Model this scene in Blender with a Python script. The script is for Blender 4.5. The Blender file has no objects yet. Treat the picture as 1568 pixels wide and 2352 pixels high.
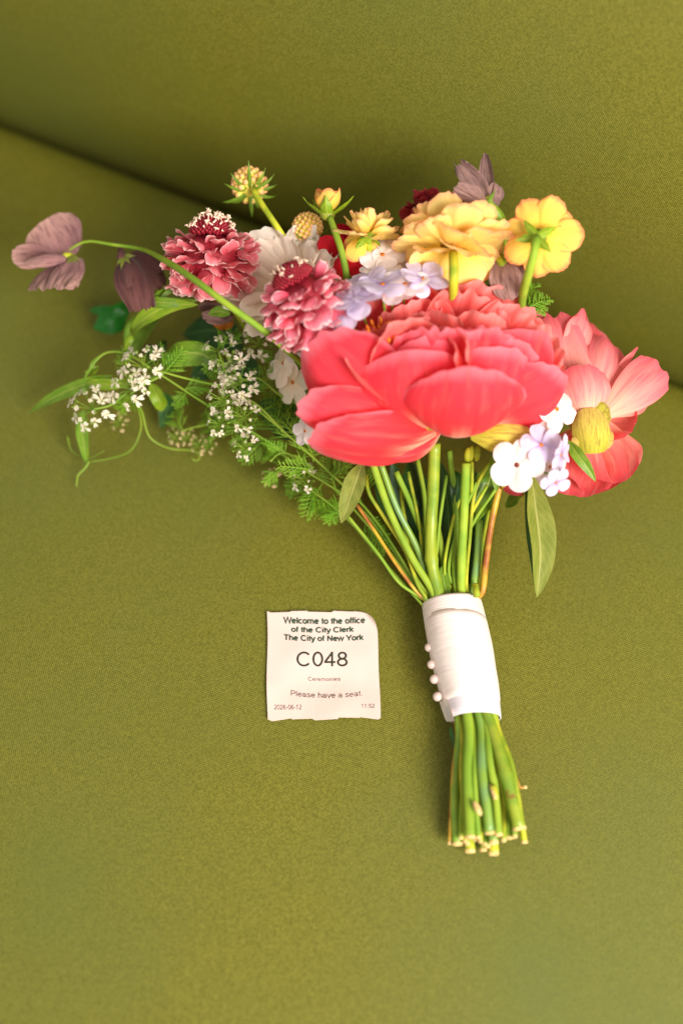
import bpy, math, random
from mathutils import Vector, Matrix, noise

# ------------------------------------------------------------------ camera, world, lights
S = bpy.context.scene
COL = S.collection
T = math.radians(28.0); FOC = 40.0; H = 0.788; KPX = 36.0 / 2352.0
CR = Vector((1, 0, 0)); CU = Vector((0, math.cos(T), math.sin(T))); CB = Vector((0, -math.sin(T), math.cos(T)))
CAM = Vector((0, 0, H))
cd = bpy.data.cameras.new("camera")
cd.lens = FOC; cd.sensor_fit = 'VERTICAL'; cd.sensor_height = 36.0; cd.sensor_width = 24.0
cd.clip_start = 0.02; cd.clip_end = 50
cd.dof.use_dof = True; cd.dof.focus_distance = 0.822; cd.dof.aperture_fstop = 1.65
cam = bpy.data.objects.new("camera", cd); COL.objects.link(cam)
cam.location = CAM; cam.rotation_euler = (T, 0, 0); S.camera = cam

W = bpy.data.worlds.new("World"); S.world = W; W.use_nodes = True
wb = W.node_tree.nodes["Background"]
wb.inputs[0].default_value = (1.0, 0.95, 0.88, 1); wb.inputs[1].default_value = 0.68


def area_light(name, loc, target, size, power, col):
    d = bpy.data.lights.new(name, 'AREA'); d.shape = 'RECTANGLE'; d.size = size[0]; d.size_y = size[1]
    d.energy = power; d.color = col
    o = bpy.data.objects.new(name, d); COL.objects.link(o); o.location = loc
    o.rotation_euler = (Vector(target) - Vector(loc)).to_track_quat('-Z', 'Y').to_euler()
    return o


area_light("window_light", (1.05, -0.98, 1.38), (0.0, 0.5, 0.05), (1.0, 1.0), 98.0, (1.0, 0.94, 0.87))

S.view_settings.view_transform = 'Standard'; S.view_settings.look = 'None'
S.view_settings.exposure = 0.0; S.view_settings.gamma = 1.0
S.render.engine = 'CYCLES'
S.cycles.use_denoising = True
S.cycles.max_bounces = 8; S.cycles.transparent_max_bounces = 8

# ------------------------------------------------------------------ helpers: pixels, frames, meshes


def P(dx, dy, z):
    """a point of the photograph (1568 x 2352 grid) at height z above the seat"""
    d = CR * ((dx - 784) * KPX) + CU * ((1176 - dy) * KPX) - CB * FOC
    return CAM + d * ((z - H) / d.z)


def mpp(p):
    return -(p - CAM).dot(CB) * KPX / FOC


def cv(a, b, c):
    return (CR * a + CU * b + CB * c).normalized()


RNG = random.Random(7)


def link(name, me, parent=None, mat=None):
    o = bpy.data.objects.new(name, me); COL.objects.link(o)
    if mat is not None and me is not None and not me.materials:
        me.materials.append(mat)
    if parent is not None:
        o.parent = parent
    return o


def mesh(name, V, F, uv=None, smooth=True, mat=None):
    me = bpy.data.meshes.new(name)
    me.from_pydata([tuple(v) for v in V], [], F)
    if uv is not None:
        l = me.uv_layers.new(name="UVMap")
        vi = [0] * len(me.loops); me.loops.foreach_get("vertex_index", vi)
        flat = []
        for i in vi:
            flat.extend(uv[i])
        l.data.foreach_set("uv", flat)
    if smooth:
        me.polygons.foreach_set("use_smooth", [True] * len(me.polygons))
    if mat is not None:
        me.materials.append(mat)
    me.update()
    return me


def catmull(pts, n):
    """centripetal spline through pts, sampled evenly along its length"""
    pts = [Vector(p) for p in pts]
    if len(pts) == 2:
        return [pts[0].lerp(pts[1], i / n) for i in range(n + 1)]
    q = [pts[0] * 2 - pts[1]] + pts + [pts[-1] * 2 - pts[-2]]
    fine = []
    for k in range(len(pts) - 1):
        p0, p1, p2, p3 = q[k:k + 4]
        t0 = 0.0; t1 = t0 + max(1e-5, (p1 - p0).length) ** .5; t2 = t1 + max(1e-5, (p2 - p1).length) ** .5; t3 = t2 + max(1e-5, (p3 - p2).length) ** .5
        m = 14
        for i in range(m + (k == len(pts) - 2)):
            t = t1 + (t2 - t1) * i / m
            a1 = p0 * ((t1 - t) / (t1 - t0)) + p1 * ((t - t0) / (t1 - t0)); a2 = p1 * ((t2 - t) / (t2 - t1)) + p2 * ((t - t1) / (t2 - t1))
            a3 = p2 * ((t3 - t) / (t3 - t2)) + p3 * ((t - t2) / (t3 - t2))
            b1 = a1 * ((t2 - t) / (t2 - t0)) + a2 * ((t - t0) / (t2 - t0)); b2 = a2 * ((t3 - t) / (t3 - t1)) + a3 * ((t - t1) / (t3 - t1))
            fine.append(b1 * ((t2 - t) / (t2 - t1)) + b2 * ((t - t1) / (t2 - t1)))
    acc = [0.0]
    for i in range(1, len(fine)):
        acc.append(acc[-1] + (fine[i] - fine[i - 1]).length)
    out = []; k = 0
    for i in range(n + 1):
        d = acc[-1] * i / n
        while k < len(fine) - 2 and acc[k + 1] < d:
            k += 1
        w = acc[k + 1] - acc[k]
        out.append(fine[k].lerp(fine[k + 1], (d - acc[k]) / w if w > 1e-12 else 0))
    return out


class Buf:
    """collects tubes and small shapes into one mesh"""

    def __init__(s):
        s.V = []; s.F = []; s.U = []

    def tube(s, path, r0, r1=None, sides=8, cap=True, rf=None):
        n = len(path)
        if r1 is None:
            r1 = r0
        t = (path[1] - path[0]).normalized()
        a = t.orthogonal().normalized()
        b0 = len(s.V)
        for i, p in enumerate(path):
            t2 = (path[min(i + 1, n - 1)] - path[max(i - 1, 0)])
            if t2.length < 1e-9:
                t2 = t
            t2 = t2.normalized()
            a = (a - t2 * a.dot(t2))
            a = a.normalized() if a.length > 1e-6 else t2.orthogonal().normalized()
            b = t2.cross(a)
            f = i / (n - 1)
            r = rf(f) if rf else r0 + (r1 - r0) * f
            for k in range(sides):
                w = 2 * math.pi * k / sides
                s.V.append(p + (a * math.cos(w) + b * math.sin(w)) * r)
                s.U.append((k / sides, f))
        for i in range(n - 1):
            for k in range(sides):
                k2 = (k + 1) % sides
                s.F.append((b0 + i * sides + k, b0 + i * sides + k2, b0 + (i + 1) * sides + k2, b0 + (i + 1) * sides + k))
        if cap:
            s.F.append(tuple(b0 + k for k in reversed(range(sides))))
            s.F.append(tuple(b0 + (n - 1) * sides + k for k in range(sides)))
        return s

    def ball(s, c, r, ax=None, stretch=1.0, seg=8, rings=5, bump=0.0):
        ax = (ax or Vector((0, 0, 1))).normalized()
        x = ax.orthogonal().normalized(); y = ax.cross(x)
        b0 = len(s.V)
        for i in range(rings + 1):
            th = math.pi * (0.04 + 0.92 * i / rings)
            for k in range(seg):
                w = 2 * math.pi * k / seg
                d = (x * math.cos(w) + y * math.sin(w)) * math.sin(th) + ax * (math.cos(th) * stretch)
                rr = r * (1 + (bump * noise.noise(d * 2.3 + c * 40) if bump else 0))
                s.V.append(c + d * rr); s.U.append((k / seg, 1 - i / rings))
        for i in range(rings):
            for k in range(seg):
                k2 = (k + 1) % seg
                s.F.append((b0 + i * seg + k, b0 + (i + 1) * seg + k, b0 + (i + 1) * seg + k2, b0 + i * seg + k2))
        s.F.append(tuple(b0 + k for k in range(seg)))
        s.F.append(tuple(b0 + rings * seg + k for k in reversed(range(seg))))
        return s

    def sheet(s, rows, uvrows=None):
        b0 = len(s.V); n = len(rows); m = len(rows[0])
        for i, r in enumerate(rows):
            for j, p in enumerate(r):
                s.V.append(p); s.U.append((j / (m - 1), i / (n - 1)))
        for i in range(n - 1):
            for j in range(m - 1):
                s.F.append((b0 + i * m + j, b0 + i * m + j + 1, b0 + (i + 1) * m + j + 1, b0 + (i + 1) * m + j))
        return s

    def build(s, name, mat, parent=None, loc=None):
        o = link(name, mesh(name, s.V, s.F, s.U, True, mat), parent)
        return o


# ------------------------------------------------------------------ materials
def nodes(name):
    m = bpy.data.materials.new(name); m.use_nodes = True
    nt = m.node_tree; nt.nodes.clear()
    return m, nt, nt.nodes, nt.links


def setin(n, key, v):
    if isinstance(v, (tuple, list)) and len(v) == 3 and n.inputs[key].type == 'RGBA':
        v = (*v, 1)
    n.inputs[key].default_value = v


def srgb(r, g, b):
    f = lambda c: (c / 255 / 12.92) if c / 255 <= 0.04045 else ((c / 255 + 0.055) / 1.055) ** 2.4
    return (f(r), f(g), f(b))


def mathn(nt, op, a, b=None, c=None):
    n = nt.nodes.new('ShaderNodeMath'); n.operation = op
    for i, v in enumerate((a, b, c)):
        if v is None:
            continue
        if isinstance(v, (int, float)):
            n.inputs[i].default_value = v
        else:
            nt.links.new(v, n.inputs[i])
    return n.outputs[0]


def mixc(nt, fac, a, b, blend='MIX'):
    n = nt.nodes.new('ShaderNodeMix'); n.data_type = 'RGBA'; n.blend_type = blend
    for key, v in ((0, fac), (6, a), (7, b)):
        if isinstance(v, (int, float)):
            n.inputs[key].default_value = v
        elif isinstance(v, tuple):
            n.inputs[key].default_value = (*v, 1)
        else:
            nt.links.new(v, n.inputs[key])
    return n.outputs[2]


def smooth01(nt, val, lo, hi):
    n = nt.nodes.new('ShaderNodeMapRange'); n.interpolation_type = 'SMOOTHSTEP'
    nt.links.new(val, n.inputs[0]); n.inputs[1].default_value = lo; n.inputs[2].default_value = hi
    return n.outputs[0]


def petal_mat(name, base, mid, tip, edge=None, edge_w=0.12, vein=0.3, vein_col=None, vscale=9.0, transl=0.3,
              rough=0.68, spot=None, spot_amt=0.5, bump=0.35, var=0.12, midp=0.4, sheen=0.15, flame=None, pale=None, pale_amt=0.5):
    m, nt, N, L = nodes(name)
    out = N.new('ShaderNodeOutputMaterial')
    uv = N.new('ShaderNodeUVMap'); sep = N.new('ShaderNodeSeparateXYZ'); L.new(uv.outputs[0], sep.inputs[0])
    oi = N.new('ShaderNodeObjectInfo')
    ramp = N.new('ShaderNodeValToRGB'); e = ramp.color_ramp.elements
    e[0].position = 0.0; e[0].color = (*base, 1); e[1].position = 1.0; e[1].color = (*tip, 1)
    k = e.new(midp); k.color = (*mid, 1)
    # streaky veins along the petal
    comb = N.new('ShaderNodeCombineXYZ')
    L.new(mathn(nt, 'MULTIPLY', sep.outputs[0], vscale), comb.inputs[0])
    L.new(mathn(nt, 'MULTIPLY', sep.outputs[1], 1.3), comb.inputs[1])
    L.new(mathn(nt, 'MULTIPLY', oi.outputs['Random'], 50.0), comb.inputs[2])
    nz = N.new('ShaderNodeTexNoise'); nz.inputs['Scale'].default_value = 1.6; nz.inputs['Detail'].default_value = 4
    L.new(comb.outputs[0], nz.inputs['Vector'])
    vpos = mathn(nt, 'ADD', sep.outputs[1], mathn(nt, 'MULTIPLY', mathn(nt, 'SUBTRACT', nz.outputs[0], 0.5), 0.55))
    L.new(vpos, ramp.inputs[0])
    col = ramp.outputs[0]
    vc = vein_col or tuple(c * 0.6 for c in mid)
    vf = mathn(nt, 'MULTIPLY', smooth01(nt, nz.outputs[0], 0.48, 0.72), vein)
    col = mixc(nt, vf, col, vc)
    if edge is not None:
        au = mathn(nt, 'ABSOLUTE', mathn(nt, 'SUBTRACT', mathn(nt, 'MULTIPLY', sep.outputs[0], 2.0), 1.0))
        au = mathn(nt, 'MULTIPLY', au, smooth01(nt, sep.outputs[1], 0.1, 0.5))
        ed = mathn(nt, 'MAXIMUM', au, sep.outputs[1])
        ed = mathn(nt, 'ADD', ed, mathn(nt, 'MULTIPLY', mathn(nt, 'SUBTRACT', nz.outputs[0], 0.5), 0.12))
        col = mixc(nt, smooth01(nt, ed, 1.0 - edge_w, 1.0), col, edge)
    if pale is not None:
        pf = mathn(nt, 'SUBTRACT', 1.0, smooth01(nt, nz.outputs[0], 0.3, 0.5))
        col = mixc(nt, mathn(nt, 'MULTIPLY', pf, pale_amt), col, pale)
    if flame is not None:
        fu = mathn(nt, 'ABSOLUTE', mathn(nt, 'SUBTRACT', mathn(nt, 'MULTIPLY', sep.outputs[0], 2.0), 1.0))
        fu = mathn(nt, 'ADD', fu, mathn(nt, 'MULTIPLY', mathn(nt, 'SUBTRACT', nz.outputs[0], 0.5), 0.9))
        ff = mathn(nt, 'MULTIPLY', mathn(nt, 'SUBTRACT', 1.0, smooth01(nt, fu, 0.0, 0.36)),
                   mathn(nt, 'SUBTRACT', 1.0, smooth01(nt, sep.outputs[1], 0.12, 0.5)))
        col = mixc(nt, mathn(nt, 'MULTIPLY', ff, 0.85), col, flame)
    if spot is not None:
        n2 = N.new('ShaderNodeTexNoise'); n2.inputs['Scale'].default_value = 2.6; n2.inputs['Detail'].default_value = 6
        n2.inputs['Roughness'].default_value = 0.7
        L.new(comb.outputs[0], n2.inputs['Vector'])
        col = mixc(nt, mathn(nt, 'MULTIPLY', smooth01(nt, n2.outputs[0], 0.48, 0.64), spot_amt), col, spot)
    # fine veins fanning out from the base, and a faint mottle
    cf = N.new('ShaderNodeCombineXYZ')
    L.new(mathn(nt, 'MULTIPLY', sep.outputs[0], vscale * 5.0), cf.inputs[0]); L.new(mathn(nt, 'MULTIPLY', sep.outputs[1], 2.4), cf.inputs[1])
    L.new(mathn(nt, 'MULTIPLY', oi.outputs['Random'], 31.0), cf.inputs[2])
    nfv = N.new('ShaderNodeTexNoise'); nfv.inputs['Scale'].default_value = 1.0; nfv.inputs['Detail'].default_value = 5
    nfv.inputs['Distortion'].default_value = 0.6; L.new(cf.outputs[0], nfv.inputs['Vector'])
    dark = mixc(nt, 1.0, col, (0.62, 0.55, 0.6), 'MULTIPLY')
    col = mixc(nt, mathn(nt, 'MULTIPLY', smooth01(nt, nfv.outputs[0], 0.5, 0.72), min(0.6, vein * 1.1 + 0.08)), col, dark)
    hs = N.new('ShaderNodeHueSaturation'); L.new(col, hs.inputs['Color'])
    L.new(mathn(nt, 'ADD', 1.0 - var, mathn(nt, 'MULTIPLY', oi.outputs['Random'], 2 * var)), hs.inputs['Value'])
    col = hs.outputs[0]
    bp = N.new('ShaderNodeBump'); bp.inputs['Strength'].default_value = bump; bp.inputs['Distance'].default_value = 0.001
    L.new(mathn(nt, 'ADD', nz.outputs[0], mathn(nt, 'MULTIPLY', nfv.outputs[0], 0.6)), bp.inputs['Height'])
    pr = N.new('ShaderNodeBsdfPrincipled'); L.new(col, pr.inputs['Base Color'])
    pr.inputs['Roughness'].default_value = rough; pr.inputs['Sheen Weight'].default_value = sheen
    pr.inputs['Sheen Roughness'].default_value = 0.4
    pr.inputs['Specular IOR Level'].default_value = 0.22
    L.new(bp.outputs[0], pr.inputs['Normal'])
    tr = N.new('ShaderNodeBsdfTranslucent'); L.new(col, tr.inputs['Color'])
    mx = N.new('ShaderNodeMixShader'); mx.inputs[0].default_value = transl
    L.new(pr.outputs[0], mx.inputs[1]); L.new(tr.outputs[0], mx.inputs[2]); L.new(mx.outputs[0], out.inputs[0])
    return m


def plain_mat(name, col, rough=0.5, var=0.1, nscale=30.0, col2=None, transl=0.0, spec=0.4, bump=0.1, stretch=(1, 1, 1), coat=0.0, blot=None, blot_lo=0.62):
    """object-space mottled colour"""
    m, nt, N, L = nodes(name)
    out = N.new('ShaderNodeOutputMaterial')
    tc = N.new('ShaderNodeTexCoord'); mp = N.new('ShaderNodeMapping'); mp.inputs['Scale'].default_value = stretch
    L.new(tc.outputs['Object'], mp.inputs[0])
    nz = N.new('ShaderNodeTexNoise'); nz.inputs['Scale'].default_value = nscale; nz.inputs['Detail'].default_value = 5
    L.new(mp.outputs[0], nz.inputs['Vector'])
    c = mixc(nt, smooth01(nt, nz.outputs[0], 0.35, 0.65), col, col2 or tuple(x * 0.65 for x in col))
    if blot is not None:
        nb = N.new('ShaderNodeTexNoise'); nb.inputs['Scale'].default_value = 75.0; nb.inputs['Detail'].default_value = 6
        nb.inputs['Roughness'].default_value = 0.65
        L.new(tc.outputs['Object'], nb.inputs['Vector'])
        c = mixc(nt, mathn(nt, 'MULTIPLY', smooth01(nt, nb.outputs[0], blot_lo, blot_lo + 0.08), 0.8), c, blot)
    oi = N.new('ShaderNodeObjectInfo'); hs = N.new('ShaderNodeHueSaturation'); L.new(c, hs.inputs['Color'])
    L.new(mathn(nt, 'ADD', 1.0 - var, mathn(nt, 'MULTIPLY', oi.outputs['Random'], 2 * var)), hs.inputs['Value'])
    bp = N.new('ShaderNodeBump'); bp.inputs['Strength'].default_value = bump; bp.inputs['Distance'].default_value = 0.001
    L.new(nz.outputs[0], bp.inputs['Height'])
    pr = N.new('ShaderNodeBsdfPrincipled'); L.new(hs.outputs[0], pr.inputs['Base Color'])
    pr.inputs['Roughness'].default_value = rough; pr.inputs['Specular IOR Level'].default_value = spec
    pr.inputs['Coat Weight'].default_value = coat
    L.new(bp.outputs[0], pr.inputs['Normal'])
    if transl > 0:
        tr = N.new('ShaderNodeBsdfTranslucent'); L.new(hs.outputs[0], tr.inputs['Color'])
        mx = N.new('ShaderNodeMixShader'); mx.inputs[0].default_value = transl
        L.new(pr.outputs[0], mx.inputs[1]); L.new(tr.outputs[0], mx.inputs[2]); L.new(mx.outputs[0], out.inputs[0])
    else:
        L.new(pr.outputs[0], out.inputs[0])
    return m


def fabric_mat():
    m, nt, N, L = nodes("olive_weave")
    out = N.new('ShaderNodeOutputMaterial')
    uv = N.new('ShaderNodeUVMap')
    # irregular yarns: bend the weave grid a little
    nd = N.new('ShaderNodeTexNoise'); nd.inputs['Scale'].default_value = 160.0; nd.inputs['Detail'].default_value = 2
    L.new(uv.outputs[0], nd.inputs['Vector'])
    vm = N.new('ShaderNodeVectorMath'); vm.operation = 'MULTIPLY_ADD'
    L.new(nd.outputs['Color'], vm.inputs[0]); vm.inputs[1].default_value = (0.0011, 0.0011, 0); L.new(uv.outputs[0], vm.inputs[2])
    sep = N.new('ShaderNodeSeparateXYZ'); L.new(vm.outputs[0], sep.inputs[0])
    per = 0.0019
    sx = mathn(nt, 'SINE', mathn(nt, 'MULTIPLY', sep.outputs[0], 2 * math.pi / per))
    sy = mathn(nt, 'SINE', mathn(nt, 'MULTIPLY', sep.outputs[1], 2 * math.pi / per))
    w = mathn(nt, 'MULTIPLY', sx, sy)                       # basket pattern -1..1
    nf = N.new('ShaderNodeTexNoise'); nf.inputs['Scale'].default_value = 620.0; nf.inputs['Detail'].default_value = 2
    L.new(uv.outputs[0], nf.inputs['Vector'])
    fac = mathn(nt, 'ADD', mathn(nt, 'ADD', mathn(nt, 'MULTIPLY', w, 0.42), 0.15), mathn(nt, 'MULTIPLY', nf.outputs[0], 0.5))
    sn = N.new('ShaderNodeVectorMath'); sn.operation = 'SNAP'; L.new(vm.outputs[0], sn.inputs[0]); sn.inputs[1].default_value = (per / 2, per / 2, 1)
    wn = N.new('ShaderNodeTexWhiteNoise'); wn.noise_dimensions = '2D'; L.new(sn.outputs[0], wn.inputs['Vector'])
    fac = mathn(nt, 'ADD', fac, mathn(nt, 'MULTIPLY', mathn(nt, 'SUBTRACT', wn.outputs[0], 0.5), 0.42))
    fac = smooth01(nt, fac, 0.05, 0.85)
    col = mixc(nt, fac, FAB_A, FAB_B)
    # slow, broad drift towards grey-green
    nl = N.new('ShaderNodeTexNoise'); nl.inputs['Scale'].default_value = 3.2; nl.inputs['Detail'].default_value = 3
    L.new(uv.outputs[0], nl.inputs['Vector'])
    col = mixc(nt, smooth01(nt, nl.outputs[0], 0.3, 0.95), col, FAB_C)
    hgt = mathn(nt, 'ADD', mathn(nt, 'MULTIPLY', w, 0.5), nf.outputs[0])
    bp = N.new('ShaderNodeBump'); bp.inputs['Strength'].default_value = 0.5; bp.inputs['Distance'].default_value = 0.0004
    L.new(hgt, bp.inputs['Height'])
    pr = N.new('ShaderNodeBsdfPrincipled'); L.new(col, pr.inputs['Base Color'])
    pr.inputs['Roughness'].default_value = 0.56; pr.inputs['Specular IOR Level'].default_value = 0.27
    pr.inputs['Sheen Weight'].default_value = 0.0; pr.inputs['Sheen Roughness'].default_value = 0.5
    pr.inputs['Sheen Tint'].default_value = (0.7, 0.75, 0.7, 1)
    L.new(bp.outputs[0], pr.inputs['Normal']); L.new(pr.outputs[0], out.inputs[0])
    return m


FAB_A = srgb(78, 78, 0); FAB_B = srgb(128, 123, 40); FAB_C = srgb(88, 96, 42)

M = {}
M['fabric'] = fabric_mat()
M['peony'] = petal_mat("coral_peony_petal", srgb(250, 132, 106), srgb(246, 62, 64), srgb(242, 70, 88), edge=srgb(250, 128, 142), edge_w=0.14, vein=0.32,  # pinker tips and pale rims paint in light caught on the petal edges
                       vein_col=srgb(232, 44, 62), transl=0.42, midp=0.2, vscale=8, rough=0.62, flame=srgb(255, 214, 176), sheen=0.12, pale=srgb(255, 140, 130), pale_amt=0.26)
M['peony_in'] = petal_mat("coral_peony_inner_petal", srgb(225, 30, 50), srgb(246, 74, 74), srgb(250, 118, 112), edge=srgb(252, 150, 146), edge_w=0.12, vein=0.4,
                          vein_col=srgb(226, 40, 56), transl=0.42, vscale=10, pale=srgb(255, 130, 116), pale_amt=0.35)
M['peony_old'] = petal_mat("faded_peony_petal", srgb(254, 208, 172), srgb(250, 164, 154), srgb(243, 104, 116), vein=0.5,
                           vein_col=srgb(240, 120, 130), transl=0.33, vscale=8, midp=0.45, bump=0.4)
M['peony_mid'] = petal_mat("streaked_peony_petal", srgb(254, 206, 170), srgb(250, 130, 120), srgb(242, 84, 96), vein=0.5,
                           vein_col=srgb(252, 176, 160), transl=0.4, vscale=8, midp=0.4)
M['calyx'] = petal_mat("yellow_calyx", srgb(178, 176, 52), srgb(206, 190, 72), srgb(216, 180, 92), vein=0.2,
                       vein_col=srgb(160, 150, 30), transl=0.2, spot=srgb(110, 46, 20), spot_amt=0.5)
M['scab'] = petal_mat("scabious_petal", srgb(214, 62, 84), srgb(240, 120, 132), srgb(247, 160, 166), edge=srgb(250, 214, 208),
                      edge_w=0.12, vein=0.4, vein_col=srgb(196, 44, 74), transl=0.28, vscale=5, midp=0.5)
M['scab2'] = petal_mat("rosy_scabious_petal", srgb(208, 52, 82), srgb(236, 110, 130), srgb(246, 154, 168), edge=srgb(252, 216, 214), edge_w=0.16,
                       vein=0.45, vein_col=srgb(188, 36, 70), transl=0.28, vscale=5, midp=0.5)
M['scab_dark'] = petal_mat("dark_scabious_petal", srgb(140, 20, 35), srgb(175, 40, 55), srgb(195, 70, 80), vein=0.3, transl=0.2)
M['disc'] = plain_mat("crimson_disc", srgb(112, 10, 28), 0.6, 0.2, 900, srgb(150, 26, 42))
M['anther'] = plain_mat("cream_anther", srgb(248, 222, 196), 0.5, 0.1, 500, srgb(235, 190, 165))
M['cream'] = petal_mat("cream_petal", srgb(250, 226, 190), srgb(252, 236, 215), srgb(253, 240, 226), vein=0.15,
                       vein_col=srgb(235, 205, 165), transl=0.35, vscale=6)
M['yellow'] = petal_mat("yellow_ranunculus_petal", srgb(252, 208, 58), srgb(255, 223, 112), srgb(255, 227, 146),
                        edge=srgb(252, 188, 132), edge_w=0.14, vein=0.2, vein_col=srgb(246, 200, 100), transl=0.34, vscale=6)
M['yellow_o'] = petal_mat("peach_ranunculus_petal", srgb(252, 206, 50), srgb(255, 216, 92), srgb(254, 204, 104),
                          edge=srgb(248, 150, 96), edge_w=0.16, vein=0.2, vein_col=srgb(246, 180, 100), transl=0.34, vscale=6)
M['red'] = petal_mat("red_petal", srgb(225, 60, 40), srgb(220, 25, 40), srgb(210, 20, 45), vein=0.3, transl=0.25)
M['white'] = petal_mat("white_phlox_petal", srgb(250, 225, 215), srgb(252, 238, 232), srgb(250, 238, 238), vein=0.12,
                       vein_col=srgb(235, 205, 205), transl=0.3, vscale=5, midp=0.25)
M['lilac'] = petal_mat("lilac_phlox_petal", srgb(176, 140, 190), srgb(216, 202, 232), srgb(230, 217, 236), vein=0.25,
                       vein_col=srgb(184, 164, 220), transl=0.3, vscale=5, midp=0.25)
M['eye'] = plain_mat("orange_eye", srgb(235, 130, 30), 0.5, 0.1, 300)
M['eye_d'] = plain_mat("brown_eye", srgb(120, 45, 30), 0.5, 0.1, 300)
M['mauve'] = petal_mat("mauve_sweet_pea_petal", srgb(178, 132, 130), srgb(166, 120, 118), srgb(190, 148, 136), vein=0.55,
                       vein_col=srgb(120, 76, 88), transl=0.25, vscale=12, spot=srgb(98, 60, 70), spot_amt=0.65, bump=0.6)
M['brown'] = petal_mat("withered_sweet_pea_petal", srgb(92, 50, 54), srgb(104, 62, 62), srgb(116, 76, 70), vein=0.55,
                       vein_col=srgb(72, 36, 42), transl=0.2, vscale=10, spot=srgb(70, 38, 42), spot_amt=0.5, bump=0.6)
M['dry'] = petal_mat("dried_petal", srgb(150, 115, 100), srgb(176, 138, 130), srgb(160, 125, 118), vein=0.6,
                     vein_col=srgb(78, 46, 42), transl=0.2, vscale=11, spot=srgb(84, 50, 46), spot_amt=0.6, bump=0.7)
M['stem'] = plain_mat("green_stem", srgb(142, 164, 48), 0.64, 0.15, 60, srgb(112, 144, 40), spec=0.2, stretch=(1, 0.25, 1), blot=srgb(128, 78, 34), blot_lo=0.66)
M['stem_y'] = plain_mat("yellow_green_stem", srgb(186, 184, 44), 0.64, 0.15, 60, srgb(128, 150, 30), spec=0.3, blot=srgb(128, 78, 34), blot_lo=0.66)
M['stem_b'] = plain_mat("blue_green_stem", srgb(112, 148, 84), 0.4, 0.12, 50, srgb(122, 154, 52), spec=0.5, blot=srgb(128, 78, 34), blot_lo=0.68)
M['stem_r'] = plain_mat("reddish_stem", srgb(150, 78, 34), 0.42, 0.1, 45, srgb(196, 160, 44), spec=0.45)
M['stem_p'] = plain_mat("spotted_peony_stem", srgb(152, 166, 44), 0.4, 0.08, 55, srgb(112, 142, 36), spec=0.45, blot=srgb(128, 78, 34), blot_lo=0.58)
M['cut'] = plain_mat("pale_cut_end", srgb(225, 200, 130), 0.7, 0.1, 700, srgb(190, 150, 90))
M['pith'] = plain_mat("stem_pith", srgb(180, 160, 80), 0.8, 0.1, 500)
M['frond'] = plain_mat("feathery_green", srgb(112, 164, 28), 0.5, 0.25, 40, srgb(144, 182, 52), transl=0.2)
M['thin'] = plain_mat("thin_green_stem", srgb(108, 144, 36), 0.45, 0.15, 40, srgb(136, 160, 50))
M['floret_green'] = plain_mat("green_umbel", srgb(116, 140, 46), 0.5, 0.15, 200)
M['floret'] = petal_mat("coriander_petal", srgb(232, 218, 176), srgb(248, 234, 208), srgb(250, 238, 220), vein=0.05, transl=0.3, var=0.06)
M['floret_p'] = petal_mat("pinkish_coriander_petal", srgb(170, 170, 70), srgb(215, 190, 130), srgb(246, 205, 185), vein=0.1, transl=0.3)


def leaf_mat(name, a, b, rib, transl=0.28, rough=0.42):
    m, nt, N, L = nodes(name)
    out = N.new('ShaderNodeOutputMaterial')
    uv = N.new('ShaderNodeUVMap'); sep = N.new('ShaderNodeSeparateXYZ'); L.new(uv.outputs[0], sep.inputs[0])
    oi = N.new('ShaderNodeObjectInfo')
    au = mathn(nt, 'ABSOLUTE', mathn(nt, 'SUBTRACT', mathn(nt, 'MULTIPLY', sep.outputs[0], 2.0), 1.0))
    ribf = mathn(nt, 'SUBTRACT', 1.0, smooth01(nt, au, 0.02, 0.1))
    sv = mathn(nt, 'SINE', mathn(nt, 'MULTIPLY', mathn(nt, 'SUBTRACT', sep.outputs[1], mathn(nt, 'MULTIPLY', au, 0.22)), 70.0))
    side = mathn(nt, 'MULTIPLY', smooth01(nt, sv, 0.8, 1.0), 0.3)
    comb = N.new('ShaderNodeCombineXYZ'); L.new(mathn(nt, 'MULTIPLY', sep.outputs[0], 3.0), comb.inputs[0])
    L.new(mathn(nt, 'MULTIPLY', sep.outputs[1], 4.0), comb.inputs[1]); L.new(mathn(nt, 'MULTIPLY', oi.outputs['Random'], 40), comb.inputs[2])
    nz = N.new('ShaderNodeTexNoise'); nz.inputs['Scale'].default_value = 1.5; nz.inputs['Detail'].default_value = 5
    L.new(comb.outputs[0], nz.inputs['Vector'])
    c = mixc(nt, smooth01(nt, nz.outputs[0], 0.35, 0.68), a, b)
    c = mixc(nt, mathn(nt, 'MAXIMUM', ribf, side), c, rib)
    hs = N.new('ShaderNodeHueSaturation'); L.new(c, hs.inputs['Color'])
    L.new(mathn(nt, 'ADD', 0.88, mathn(nt, 'MULTIPLY', oi.outputs['Random'], 0.24)), hs.inputs['Value'])
    bp = N.new('ShaderNodeBump'); bp.inputs['Strength'].default_value = 0.3; bp.inputs['Distance'].default_value = 0.001
    L.new(mathn(nt, 'SUBTRACT', nz.outputs[0], mathn(nt, 'MULTIPLY', ribf, 0.6)), bp.inputs['Height'])
    pr = N.new('ShaderNodeBsdfPrincipled'); L.new(hs.outputs[0], pr.inputs['Base Color'])
    pr.inputs['Roughness'].default_value = rough; pr.inputs['Specular IOR Level'].default_value = 0.4
    L.new(bp.outputs[0], pr.inputs['Normal'])
    tr = N.new('ShaderNodeBsdfTranslucent'); L.new(hs.outputs[0], tr.inputs['Color'])
    mx = N.new('ShaderNodeMixShader'); mx.inputs[0].default_value = transl
    L.new(pr.outputs[0], mx.inputs[1]); L.new(tr.outputs[0], mx.inputs[2]); L.new(mx.outputs[0], out.inputs[0])
    return m


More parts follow.
